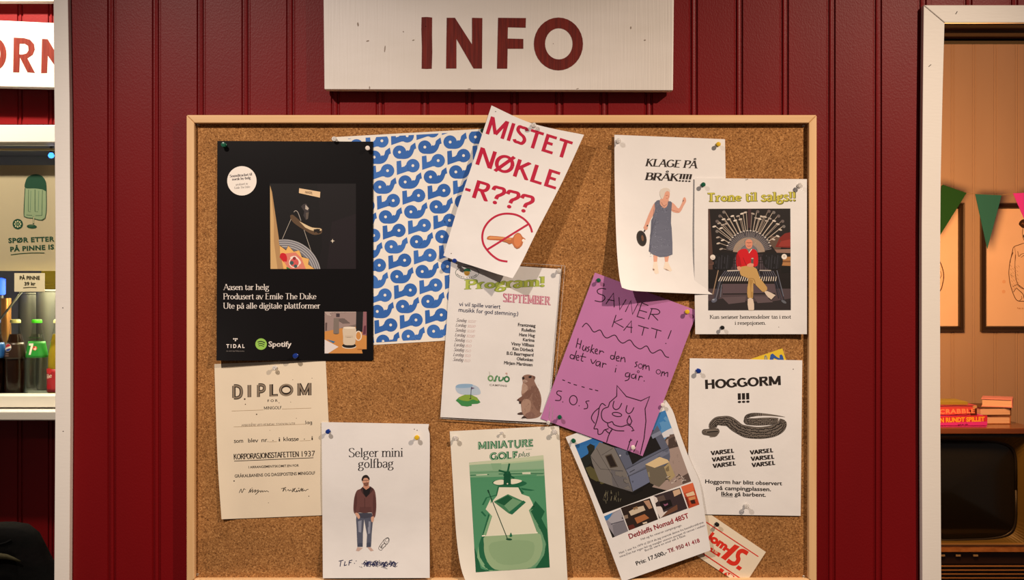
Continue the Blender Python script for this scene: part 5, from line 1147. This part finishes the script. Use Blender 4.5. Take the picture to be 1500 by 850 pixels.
# cooler behind the glass
COOL = mat('brushed_steel_panel', (.25, .26, .33), .4, metal=.5, bump=((5, 5, 300), .2, .001))
zs = at(0, 580.4, 1.12).z+.0005
ck = thing('display_cooler', 'steel-lined display cooler lit from inside behind the kiosk glass', 'cooler', (-1.3, 1.28, zs))
xa, xb2 = at(-300, 0, KW).x, at(150, 0, KW).x
box('shelf', xa, xb2, KW+.062, 1.62, zs-.02, zs-.0006, COOL, ck)
box('back_panel', xa, xb2, 1.60, 1.62, zs, at(0, 208, KW).z+.03, COOL, ck)
box('side_panel', xb2, xb2+.015, KW+.062, 1.62, zs-.02, at(0, 208, KW).z+.03, COOL, ck)
box('side_panel', xa-.015, xa, KW+.062, 1.62, zs-.02, at(0, 208, KW).z+.03, COOL, ck)
box('top_panel', xa-.015, xb2+.015, KW+.062, 1.62, at(0, 208, KW).z+.0305, at(0, 208, KW).z+.045, COOL, ck)
lw = box('lower_cabinet', xa-.015, xb2+.015, KW+.0825, 1.62, 0, zs-.0205, mat('cooler_white_enamel', (.6, .58, .55), .4), ck)
lamp('cooler_lamp', 'AREA', (-1.30, 1.28, zs+.335), (-1.30, 1.22, zs), 4.5, (1.0, .88, .52), .25)
lamp('cooler_lamp', 'POINT', (-1.30, 1.07, zs+.27), None, .55, (1.0, .86, .45), .02)
# inside: steel tubs, yellow carton, copper cup, scoop rod, blue light
def cyl(name, label, cat, px0, px1, pt_, pb, y, m, prof=None, extra=None):
    a = at((px0+px1)/2, pb, y); k = S*(D+y)/D; r = (px1-px0)/2*k; h = max((pb-pt_)*k, .01)
    z = zs
    q = thing(name, label, cat, (a.x, y, z)); h = at(0, pt_, y).z-z
    lathe('body', prof(r, h) if prof else [(r*.94, 0), (r, .004), (r, h), (r*.93, h), (r*.93, h-.01)], m, q, 28)
    return q
TUB = mat('tub_steel', (.15, .15, .14), .5, metal=.7)
for i, (a, b, tp, yy) in enumerate(((28, 58, 430, 1.40), (54, 84, 426, 1.34))):
    q = cyl('ice_cream_tub', ('tall steel tub behind the dark cola bottle', 'tall steel tub behind the green-labelled bottle')[i], 'tub', a, b, tp, 580, yy, TUB)
    r_ = (b-a)/2*S*(D+yy)/D; hh = at(0, tp, yy).z-zs
    lathe('rim', [(r_*1.0, hh-.004), (r_*1.06, hh-.002), (r_*1.06, hh+.002), (r_*.95, hh+.003)], TUB, q, 28)
q = cyl('copper_cup', 'copper-coloured cylinder at the left edge of the kiosk glass', 'cup', 2, 16, 437, 580, 1.22, mat('copper', (.62, .28, .10), .3, metal=.8))
yc = thing('yellow_carton', 'yellow carton under the top of the lit cooler beside the price card', 'carton', (at(73, 0, 1.5).x, 1.52, zs))
YM = mat('yellow_card', (.70, .50, .03), .5)
box('box', at(62, 0, 1.5).x, at(92, 0, 1.5).x, 1.5, 1.58, zs, at(0, 392, 1.5).z, YM, yc, .002)
box('flap', at(62, 0, 1.5).x-.003, at(92, 0, 1.5).x+.003, 1.497, 1.583, at(0, 417, 1.5).z, at(0, 391, 1.5).z, YM, yc, .002)
sr = thing('scoop_handle', 'thin metal scoop rod slanting behind the price card', 'scoop', at(16, 450, 1.16))
tube('rod', [at(-12, 484, 1.16), at(33, 426, 1.16)], .0035, TUB, sr)
lathe('tip', [(0, -.006), (.005, -.004), (.006, 0), (.005, .004), (0, .006)], TUB, sr, 14, loc=tuple(at(33, 425.5, 1.16)-sr.location))
bp_ = at(-12, 0, 1.16); tube('stem', [Vector((bp_.x, 1.16, at(0, 484, 1.16).z)), Vector((bp_.x, 1.16, zs))], .0035, TUB, sr)
bl = thing('blue_light', 'glowing blue lamp at the left edge behind the kiosk glass', 'lamp', (at(2, 0, 1.3).x, 1.3, zs))
lathe('tube', [(.010, at(0, 432, 1.3).z-zs), (.012, at(0, 430, 1.3).z-zs), (.012, at(0, 409, 1.3).z-zs), (.0, at(0, 407, 1.3).z-zs)], mat('blue_glow', (.05, .1, .6), .4, emit=((.02, .09, 1.0), 3)), bl, 16)
lathe('base', [(.02, 0), (.02, .01), (.006, .015), (.006, at(0, 432, 1.3).z-zs)], TUB, bl, 16)
bb = thing('blue_reflection', 'small blue bulb under the top of the kiosk window', 'bulb', (at(75, 0, 1.15).x, 1.15, at(0, 228, 1.15).z))  # emissive bead added in place of a blue reflection in the pane
lathe('globe', [(0, -.008), (.006, -.006), (.009, 0), (.006, .006), (.003, .009)], mat('blue_reflection_glow', (.05, .2, .8), .4, emit=((.05, .28, 1.0), 3)), bb, 16)
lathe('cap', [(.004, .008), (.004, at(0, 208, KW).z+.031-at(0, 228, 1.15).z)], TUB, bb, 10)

# bottles on the shelf
GLASS = sheet_glass('bottle_glass', (.95, .97, .95), .0, .04)
def bottle(px, yb, label, capm, liquid=None, dark=False, lab=None, hpx=112, wpx=32):
    k = S*(D+yb)/D; H = hpx*k; R = wpx/2*k
    q = thing('soda_bottle', label, 'bottle', (at(px, 0, yb).x, yb, zs), 'soda bottles behind the kiosk glass')
    pr = [(.88, 0), (.97, .015), (1, .05), (1, .40), (.98, .50), (.90, .58), (.74, .70), (.54, .82), (.42, .90), (.37, .945), (.40, .955), (.40, .975)]
    prof = [(r*R, h*H) for r, h in pr]
    lathe('glass_body', prof, GLASS, q, 32)
    if liquid:
        lathe('drink', [(r*R*.93, min(h, .80)*H+.002) for r, h in pr[:8]]+[(0, .80*H+.002)], liquid, q, 32)
    lathe('bottle_cap', [(.47*R, .955*H), (.47*R, .985*H), (.40*R, H), (0, H)], capm, q, 24)
    if lab:
        h0, h1, m, inkf = lab
        def rad(h): return float(np.interp(h, [b for a, b in pr], [a for a, b in pr]))*R*1.015
        n, mm = 28, 6; V = [(rad(h0+(h1-h0)*j/mm)*math.sin(a), -rad(h0+(h1-h0)*j/mm)*math.cos(a), (h0+(h1-h0)*j/mm)*H) for j in range(mm+1) for a in [2*math.pi*i/n for i in range(n)]]
        F = [(j*n+i, j*n+(i+1) % n, (j+1)*n+(i+1) % n, (j+1)*n+i) for j in range(mm) for i in range(n)]
        lo = mesh_obj('bottle_label', V, F, m, q, True, local=True)
        md = lo.modifiers.new('thickness', 'SOLIDIFY'); md.thickness = .0003; md.offset = 1
        ik = Ink(); inkf(ik)
        base = Vector(q.location)
        def f(xs, ys, ly):
            out = []
            for x, y, l in zip(xs, ys, ly):
                h = min(max((580.4-y)/hpx, h0), h1); rr = rad(h)+.0006+.0001*l; X = max(min((x-px)*k, rr*.98), -rr*.98)
                out.append((base.x+X, base.y-math.sqrt(rr*rr-X*X), base.z+(580.4-y)/hpx*H))
            return np.array(out)
        ik.build('label_print', lo, f, grid=2.5)
    return q
COLA = mat('dark_cola', (.018, .006, .003), .15, spec=.5); CLEARD = sheet_glass('clear_drink', (.86, .88, .80), .05, .08); AMBER = mat('amber_drink', (.40, .27, .02), .15, spec=.5)
GREENL = mat('green_label', (.02, .30, .04), .45)
def seven(ik):
    ik.poly([(46.5, 503), (54, 503), (54, 505.5), (51.2, 519.5), (47.8, 519.5), (50.4, 506.2), (46.5, 506.2)], 'f4f0e0').disc(56.5, 510, 3.1, 'cf3a2c', layer=1).disc(57.5, 508.5, .9, 'e8b0a0', layer=2, n=8).text(sans('up', .03), (55, 512), (58.6, 512), 3.4, 'f4f0e0', 2).disc(41.5, 516, .8, 'd8d8b0', ry=1.6).line([(43, 494.5), (62, 494.5)], .6, '2f6b2a')
def cola(ik):
    c = (16.8, 509); ik.disc(*c, 5.6, 'e9e2da'); ik.layer = 1
    ik.poly([(c[0]+5.2*math.cos(a), c[1]+5.2*math.sin(a)) for a in [math.pi*.93+i*math.pi*.90/12 for i in range(13)]][::1]+[(c[0]+1, c[1]-1.2), (c[0]-2.5, c[1]-.2)], 'b8252c')
    ik.poly([(c[0]+5.2*math.cos(a), c[1]+5.2*math.sin(a)) for a in [.15+i*math.pi*.72/12 for i in range(13)]]+[(c[0]-1.5, c[1]+2.2), (c[0]+2, c[1]+1.2)], '27408c')
    ik.layer = 0
    for y in (518, 521): ik.line([(13, y), (19, y)], .7, '9a7a70')
def redl(ik):
    ik.text(skel('file', 7, 5), (70, 555.5), (83, 552), 6.5, 'f0e2d0', 1).disc(77, 543, 5, 'cf2f35', ry=4.2).disc(76, 566, 4.5, 'c01c2a', ry=3.2)
bottle(-7, 1.12, 'dark soda bottle with a blue label cut by the left edge of the picture', mat('blue_cap', (.05, .08, .3), .3), COLA, lab=(.50, .70, mat('blue_label', (.02, .12, .42), .4), lambda ik: ik.line([(-3, 510), (3, 510)], .8, 'd8d8e0')))
bottle(22.5, 1.12, 'dark cola bottle with a round red, white and blue emblem', mat('cream_cap', (.62, .58, .25), .3), COLA, lab=(.49, .70, mat('cola_band', (.030, .014, .010), .3), cola))
bottle(54, 1.12, 'clear soda bottle with a green label and green cap', mat('green_cap', (.06, .55, .02), .35), CLEARD, lab=(.505, .715, GREENL, seven))
bottle(86, 1.12, 'amber soda bottle with a red label against the window edge', mat('pale_cap', (.7, .62, .4), .3), AMBER, lab=(.06, .36, mat('red_label', (.42, .02, .03), .45), redl))

# dark jacket hanging over a chair back in the lower left corner
JK = mat('black_jacket_cloth', (.004, .004, .004), .95, spec=.08, noise=((9, 9, 30), (.007, .006, .006), .4, .6), bump=((20, 20, 20), .5, .006))
jy = .55; kj = S*(D+jy)/D
jx = at(6, 0, jy).x; jz = at(0, 768, jy).z
ch = thing('chair', 'plain dark chair under the black jacket in the lower left corner', 'chair', (jx, jy, 0))
CHW = mat('dark_chair_wood', (.03, .02, .015), .5)
for sx in (-1, 1):
    box('leg', jx+sx*.17-.018, jx+sx*.17+.018, jy-.40, jy-.364, 0, .43, CHW, ch); box('leg', jx+sx*.125-.016, jx+sx*.125+.016, jy-.016, jy+.016, 0, jz-.20, CHW, ch)
box('seat', jx-.2, jx+.2, jy-.42, jy-.022, .431, .46, CHW, ch, .008)
box('backrest', jx-.108, jx+.108, jy-.012, jy+.012, jz-.34, jz-.21, CHW, ch, .006)
prof = [(0, 0), (.028, -.0), (.055, -.004), (.078, -.022), (.092, -.05), (.105, -.08), (.125, -.115), (.15, -.145), (.165, -.19), (.185, -.26), (.20, -.36)]
V, F = [], []; n = 36
for j, (r, h) in enumerate(prof):
    for i in range(n):
        a = 2*math.pi*i/n; e = abs(math.cos(a))**.7*math.copysign(1, math.cos(a)); s_ = abs(math.sin(a))**.7*math.copysign(1, math.sin(a))
        wv = 1+.02*math.sin(7*a+j)*(j > 3)
        V.append((jx+r*e*1.02*wv, jy-.004+(.030+r*.16)*s_*wv*(0 if r == 0 else 1), jz+h))
for j in range(len(prof)-1):
    for i in range(n):
        k2_ = (i+1) % n; F.append((j*n+i, j*n+k2_, (j+1)*n+k2_, (j+1)*n+i))
jk = thing('jacket', 'black jacket hunched over a chair back in the lower left corner', 'jacket', (jx, jy, jz-.36))
jb = mesh_obj('body', V, F, JK, jk, True); bm = bmesh.new(); bm.from_mesh(jb.data); bmesh.ops.remove_doubles(bm, verts=bm.verts, dist=1e-5); bmesh.ops.recalc_face_normals(bm, faces=bm.faces); bm.to_mesh(jb.data); bm.free()
pts = [at(x, y, jy-.062) for x, y in ((-12, 817), (0, 815), (10, 816), (20, 819), (30, 823))]
st_ = tube('stripe', pts, .004, mat('olive_piping', (.030, .024, .006), .9), jk, rads=[.006, .007, .006, .004, .002])
pts = [at(x, y, jy-.052) for x, y in ((-12, 799), (0, 798), (8, 796), (16, 792))]
tube('collar_seam', pts, .0025, JK, jk)

# ================================================================== THE DEN
DARKF = mat('dark_frame_wood', (.035, .022, .016), .3, coat=.3)
PRINT = mat('print_paper', (.87, .71, .66), .7, noise=((5, 5, 5), (.83, .67, .61), .4, .6))
def framed(px0, px1, label, art):
    y = BW-.022; f = thing('framed_picture', label, 'picture', at((px0+px1)/2, 391, y), 'framed prints in the den')
    pl, pr_, ptp, pb, w_ = px0, px1, 297.5, 486, 8.2
    A1, B1 = at(pl, ptp, y), at(pr_, pb, y); wm = w_*S*(D+y)/D
    x0, x1, z1, z0 = A1.x, B1.x, A1.z, B1.z
    for P in ([(x0, z1), (x1, z1), (x1-wm, z1-wm), (x0+wm, z1-wm)], [(x0, z0), (x1, z0), (x1-wm, z0+wm), (x0+wm, z0+wm)], [(x0, z1), (x0, z0), (x0+wm, z0+wm), (x0+wm, z1-wm)], [(x1, z1), (x1, z0), (x1-wm, z0+wm), (x1-wm, z1-wm)]):
        cx, cz = sum(p[0] for p in P)/4, sum(p[1] for p in P)/4
        def lerp(a, b, t): return (a[0]+(b[0]-a[0])*t, a[1]+(b[1]-a[1])*t)
        # profile across the moulding: outer lip, groove, ridge, inner lip
        rows = []
        for t_, dy in ((0, .021), (0, .004), (.12, .0), (.3, .001), (.42, .006), (.58, .006), (.7, .002), (.85, .005), (1, .012), (1, .021)):
            rows.append([Vector((*lerp(P[0], P[3], t_), 0)), Vector((*lerp(P[1], P[2], t_), 0)), dy])
        V = []; F = []
        for a, b, dy in rows: V += [(a.x, y+dy, a.y), (b.x, y+dy, b.y)]
        for i in range(len(rows)): j = (i+1) % len(rows); F.append((2*i, 2*i+1, 2*j+1, 2*j))
        F += [tuple(2*i for i in range(len(rows))), tuple(2*i+1 for i in range(len(rows)))[::-1]]
        fix_normals(mesh_obj('frame_rail', V, F, DARKF, f))
    pc = box('print', x0+wm-.004, x1-wm+.004, y+.014, y+.020, z0+wm-.004, z1-wm+.004, PRINT, f)
    ik = Ink(); art(ik); ik.build('line_drawing', pc, planar(y+.0139), clip=[(pl+8, ptp+8), (pr_-8, ptp+8), (pr_-8, pb-8), (pl+8, pb-8)])
    return f
SP = '4a2a1a'
def art1(ik):
    t = crop(1370, 370, 6.54); ik.line(t('30,70 55,110 80,200 75,280 45,370 -40,430 -140,420'), 1.3, SP, smooth=5).line(t('30,70 -60,40 -160,80 -190,200 -140,420'), 1.0, SP, smooth=5).line(t('45,250 60,215 50,180'), .6, SP, smooth=4)
    ik.line(t('-60,-120 -100,-60 -90,20'), .8, SP, smooth=4)
def art2(ik):
    t = crop(1370, 255, 6.54)
    ik.poly(catmull(t('800,480 815,450 850,432 930,428 1000,440 1040,470 1030,505 960,515 850,520 815,500'), 4, True), '3a241a').line(t('840,520 835,570 845,620 875,660 930,670 980,640 1005,580 1005,515'), .7, SP, smooth=4).line(t('858,560 885,556'), 1.2, SP).line(t('925,556 955,560'), 1.2, SP).line(t('900,565 895,595 908,598'), .6, SP, smooth=3).poly(catmull(t('842,590 850,580 860,600 850,615'), 3, True), '2a1810').line(t('880,625 925,625'), 1.1, SP).line(t('828,480 840,468 850,485'), .7, 'a5744f', layer=1)
    ik.line(t('850,662 800,680 752,700 738,750 722,820 718,850'), .9, SP, smooth=4).line(t('985,650 1080,690 1120,760 1130,900'), .9, SP, smooth=4).line(t('790,740 800,790 822,770 850,760'), .7, SP, smooth=3).line(t('822,800 860,770 900,750'), .6, SP).line(t('905,680 900,760 905,1100'), .6, SP).line(t('760,700 770,780 765,840'), .5, '7d5238', smooth=3)
    t = crop(1370, 370, 6.54)
    for s_, wd in (('745,0 720,70 708,150 706,220 718,300 738,370 762,430 790,462 850,468 900,455', 1.0), ('768,20 764,120 772,240 790,300 830,345 900,350', .8), ('720,210 740,230', .6), ('740,330 790,310 850,350', .8), ('750,380 775,345 800,360 840,400 850,440', .9), ('800,470 830,440 825,420', .7), ('1130,0 1120,200 1090,330 1000,420 900,440', 1), ('1070,20 1060,180 1000,330 900,360', .7)): ik.line(t(s_), wd, SP, smooth=4)
    for i in range(26): x = 715+i*3.0; y = 120+(i*37) % 230; ik.line(t(f'{x},{y} {x+18},{y+16}'), .35, '8a5a3c')
    ik.disc(*t((658, 280)), 2.6, 'e4c0ae').disc(*t((655, 375)), 2.6, 'e4c0ae').text(sans('Kapt. Hr.'), t((785, 540)), t((850, 545)), 2.5, 'a06840')
framed(1304, 1413.5, 'dark framed print with a curved line drawing, beside the door casing', art1)
framed(1438.5, 1551, 'dark framed drawing of a man in a cap and coat, behind the small green pennant', art2)

FG = mat('dark_green_felt', (.006, .080, .022), .9, bump=((300, 300, 300), .2, .001)); FG2 = mat('grey_green_felt', (.020, .165, .20), .9, bump=((300, 300, 300), .2, .001)); FP = mat('pink_felt', (.72, .055, .70), .9, bump=((300, 300, 300), .2, .001))
bu = thing('bunting', 'string of felt pennants, two green and one pink, hung across the den wall', 'bunting', at(1440, 283, 2.2))
t = crop(1370, 255, 6.54)
for pts, m, lb in ((t('62,112 75,103 300,182 50,582 20,420'), FG, 'dark green pennant'), (t('385,192 636,204 500,716'), FG2, 'grey-green pennant'), (t('748,185 1000,172 872,470'), FP, 'pink pennant')):
    q = prism('pennant', pts, 2.195, 2.199, m, bu); q['label'] = lb
st = [at(1290, 262, 2.201), at(1381, 271, 2.201), at(1416, 283, 2.201), at(1429, 284.3, 2.201), at(1467, 286, 2.201), at(1484, 283.3, 2.201), at(1523, 281, 2.201), at(1560, 276, 2.201)]
tube('string', st, .0012, mat('string', (.4, .3, .2), .8), bu, 6)
for p in (st[0], st[-1]): tube('hook', [p, Vector((p.x, BW+.004, p.z))], .0015, STEEL, bu, 6)

# television cabinet with books and games on top
TY = 1.8; TVW = mat('tv_walnut', (.20, .075, .032), .30, noise=((3, 3, 40), (.12, .042, .018), .35, .65), coat=.4)
tv = thing('television', 'old television console with dark screen, seen through the doorway', 'television', (at(1390, 0, TY).x, TY+.22, 0))
tx0, tx1 = at(1262, 0, TY).x, at(1521, 0, TY).x
ztop = at(0, 627.6, TY).z
DKT = mat('tv_black', (.012, .010, .009), .45)
box('top_board', tx0, tx1, TY, BW-.02, at(0, 636, TY).z, ztop, TVW, tv, .002)
zc0 = at(0, 905, TY).z
zsd = at(0, 636, TY).z-.0004
box('side_panel', tx1-.022, tx1-.002, TY+.006, BW-.03, zc0, zsd, TVW, tv); box('side_panel', tx0+.002, tx0+.022, TY+.006, BW-.03, zc0, zsd, TVW, tv)
box('back_panel', tx0+.023, tx1-.023, BW-.045, BW-.03, zc0, zsd, DKT, tv)
box('bottom_board', tx0+.023, tx1-.023, TY+.006, BW-.046, zc0, zc0+.018, TVW, tv)
pbox('dark_strip', 1273, 636.5, 1510, 640.5, TY+.008, TY+.03, DKT, tv)
# recessed mask: sloping faces around the tube
MK = mat('olive_mask', (.11, .082, .022), .5)
def mpt(x, y, yy): return at(x, y, yy)
def rrect(x0, y0, x1, y1, r, bow, n=8):
    """rounded, outward-bowed screen outline in pixels"""
    P = []; cx, cy, hx, hy = (x0+x1)/2, (y0+y1)/2, (x1-x0)/2, (y1-y0)/2
    for i in range(64):
        a = 2*math.pi*i/64; c, s_ = math.cos(a), math.sin(a); e = 2/7.0
        X, Y = abs(c)**e*math.copysign(1, c), abs(s_)**e*math.copysign(1, s_)
        P.append((cx+hx*X*(1-bow*.3*Y*Y*0), cy+hy*Y*(1-bow*X*X)))
    return P
scr = rrect(1290, 644, 1488.5, 792, 12, .07)
outr = rrect(1275, 640.5, 1509, 798, 12, 0)
# square up the outer loop
cx, cy = (1275+1509)/2, (640.5+798)/2
def sq(p):
    dx, dy = p[0]-cx, p[1]-cy; k = max(abs(dx)/((1509-1275)/2), abs(dy)/((798-640.5)/2)); return (cx+dx/k, cy+dy/k)
outr = [sq(p) for p in scr]
V = [at(x, y, TY+.012) for x, y in outr]+[at(x, y, TY+.055) for x, y in scr]; n = len(scr)
mk = fix_normals(mesh_obj('screen_mask', V, [(i, (i+1) % n, (i+1) % n+n, i+n) for i in range(n)], MK, tv))
md = mk.modifiers.new('thickness', 'SOLIDIFY'); md.thickness = .003; md.offset = 0
SCR = mat('dark_screen_glass', (.010, .010, .008), .16, spec=.5)
cxs, cys = 1389, 718; V = []; F = []; rings = 8
for j in range(rings+1):
    f = 1-j/rings
    for (x, y) in scr: V.append(at(cxs+(x-cxs)*f, cys+(y-cys)*f, TY+.053-.035*(1-f*f)))
for j in range(rings):
    for i in range(n): k_ = (i+1) % n; F.append((j*n+i, j*n+k_, (j+1)*n+k_, (j+1)*n+i))
so = mesh_obj('screen', V, F, SCR, tv, True); bm = bmesh.new(); bm.from_mesh(so.data); bmesh.ops.remove_doubles(bm, verts=bm.verts, dist=1e-6); bmesh.ops.recalc_face_normals(bm, faces=bm.faces); bm.to_mesh(so.data); bm.free()
rimp = [at(x, y, TY+.051) for x, y in scr]; tube('screen_rim', rimp+[rimp[0]], .005, DKT, tv, 6)
WR = mat('tv_rail_wood', (.55, .27, .10), .35, noise=((30, 3, 60), (.40, .18, .06), .4, .62), coat=.3)
pbox('wood_rail', 1273, 798, 1510, 809.5, TY, TY+.03, WR, tv, .002)
pbox('rail_bead', 1273, 797.6, 1510, 799, TY-.003, TY+.02, mat('gold_bead', (.6, .4, .18), .3, metal=.6), tv)
pbox('control_panel', 1273, 809.8, 1510, 826, TY+.010, TY+.03, mat('control_dark', (.03, .016, .013), .4), tv)
for x in (1381, 1404, 1429.5): 
    kb = pbox('knob', x-3.5, 812.8, x+3.5, 815.8, TY+.004, TY+.012, mat('ivory_knob', (.45, .38, .25), .4), tv, .0008)
gr = pbox('speaker_grille', 1273, 826.3, 1510, 900, TY+.016, TY+.03, DKT, tv)
for i in range(12): pbox('grille_bar', 1273, 829.3+i*5.75, 1510, 830.7+i*5.75, TY+.006, TY+.0158, mat('grille_bar_wood', (.42, .24, .10), .35), gr)
for sx in (tx0+.05, tx1-.05):
    for yy in (TY+.06, BW-.09): lathe('leg', [(.012, 0), (.022, zc0)], TVW, tv, 16, loc=(sx-tv.location.x, yy-tv.location.y, 0))

def book(px, py_top, py_bot, wpx, yb, rot, label, cover, pages, dep=.13):
    """closed book lying flat: two boards, spine and page block; pages face the viewer"""
    k = S*(D+yb)/D; a = at(px, py_bot, yb); h = (py_bot-py_top)*k; w2 = wpx*k/2
    q = thing('book', label, 'book', (a.x, yb, a.z), 'books on the television')
    bt = .0028
    box('cover_board', -w2, w2, 0, dep, 0, bt, cover, q, .0006, local=True); box('cover_board', -w2, w2, 0, dep, h-bt, h, cover, q, .0006, local=True)
    box('spine', w2, w2+.003, 0, dep, 0, h, cover, q, .0006, local=True)
    box('pages', -w2+.003, w2-.0002, .003, dep-.003, bt+.0002, h-bt-.0002, pages, q, local=True)
    q.rotation_euler = (0, 0, rot); return q
PG = mat('page_edges', (.78, .60, .56), .8, noise=((4, 4, 900), (.62, .46, .40), .4, .6)); CV1 = mat('salmon_cover', (.68, .30, .38), .5); CV2 = mat('dark_cover', (.10, .05, .03), .5); CV3 = mat('brown_cover', (.34, .15, .08), .5)
yb = 1.92; kz = S*(D+yb)/D
zt2 = ztop; 
def pz(z, y): return 425-(z-ZC)/(S*(D+y)/D)      # pixel row of height z at depth y
b0 = pz(zt2+.0002, yb); b1 = b0-12.5; b2 = b1-12.3; b3 = b2-12.2
book(1456, b1+.1, b0, 47, yb, 0, 'book with pale pages at the bottom of the stack on the television', CV3, PG, .16)
book(1458, b2+.1, b1, 45, yb-.002, .03, 'dark-covered book in the middle of the stack on the television', CV2, PG, .15)
book(1459.5, b3, b2, 41, yb+.008, -.42, 'salmon-covered book turned on top of the stack', CV1, PG, .12)
def gamebox(px0, px1, ptp, pb, yf, label, m, lab, dep=.12, tilt=0):
    A1, B1 = at(px0, ptp, yf), at(px1, pb, yf); q = thing('board_game', label, 'board game', ((A1.x+B1.x)/2, yf, B1.z), 'board games on the television')
    w2, h = (B1.x-A1.x)/2, A1.z-B1.z
    box('tray', -w2+.002, w2-.002, .002, dep-.002, 0, h*.5, m, q, local=True); lid = box('lid', -w2, w2, 0, dep, h*.12, h, m, q, .001, local=True)
    return q, lid
b0g = pz(zt2+.0002, 1.84)
q, lid = gamebox(1330, 1446.5, b0g-15.5, b0g, 1.84, 'magenta board game box with yellow lettering at the front of the television top', mat('magenta_card', (.66, .04, .55), .5), None)
ik = Ink(); c = b0g-627.0
ik.poly([(1330, 612.5+c), (1446, 610+c), (1446, 619+c), (1330, 622+c)], 'c8325a', layer=-.5).text(sans('JORDEN RUNDT SPILLET', .05), (1352, 621+c), (1442.5, 618.7+c), 6.2, 'f0b84a', 1).text(sans('spill for alle', .02), (1403, 624.6+c), (1418, 624+c), 1.6, '4a1020', 1)
ik.build('lettering', lid, planar(1.84), label='yellow condensed capitals')
zz = at(0, b0g-15.5, 1.84).z
b1g = pz(zz+.0004, 1.86)
q, lid = gamebox(1322, 1431, b1g-15, b1g, 1.86, 'worn red board game box with white lettering, torn at one end', mat('worn_red_card', (.45, .07, .14), .55), None)
ik = Ink(); c = b1g-609
ik.poly([(1322, 596+c), (1400, 597+c), (1431, 596+c), (1428, 604+c), (1415, 608+c), (1322, 608.4+c)], 'c8505a', layer=-.5).poly([(1424, 594.5+c), (1431, 594.5+c), (1431, 600+c), (1427, 600.5+c)], 'b9a184').poly([(1420, 601+c), (1431, 598+c), (1431, 609+c), (1422, 609+c)], '4a1f18').text(sans('SCRABBLE', .04, 1.15), (1370, 606.3+c), (1428, 605.2+c), 6.0, 'f0a080', 1).line([(1322, 595+c), (1360, 595.6+c), (1400, 594.6+c), (1426, 595+c)], .8, '2a1410').line([(1322, 608+c), (1390, 608.4+c), (1420, 606.6+c)], .7, '2a1410')
ik.build('lettering', lid, planar(1.86), label='pale capitals on a torn strip')
zz2 = at(0, b1g-15, 1.86).z
ol = box('game_tray', at(1300, 0, 1.87).x, at(1418, 0, 1.87).x, 1.87, 1.985, zz2+.0004, zz2+.011, mat('olive_card', (.30, .26, .05), .6), bv=.001)
tag(ol, 'thin olive box lying on top of the worn red game', 'board game', 'board games on the television')
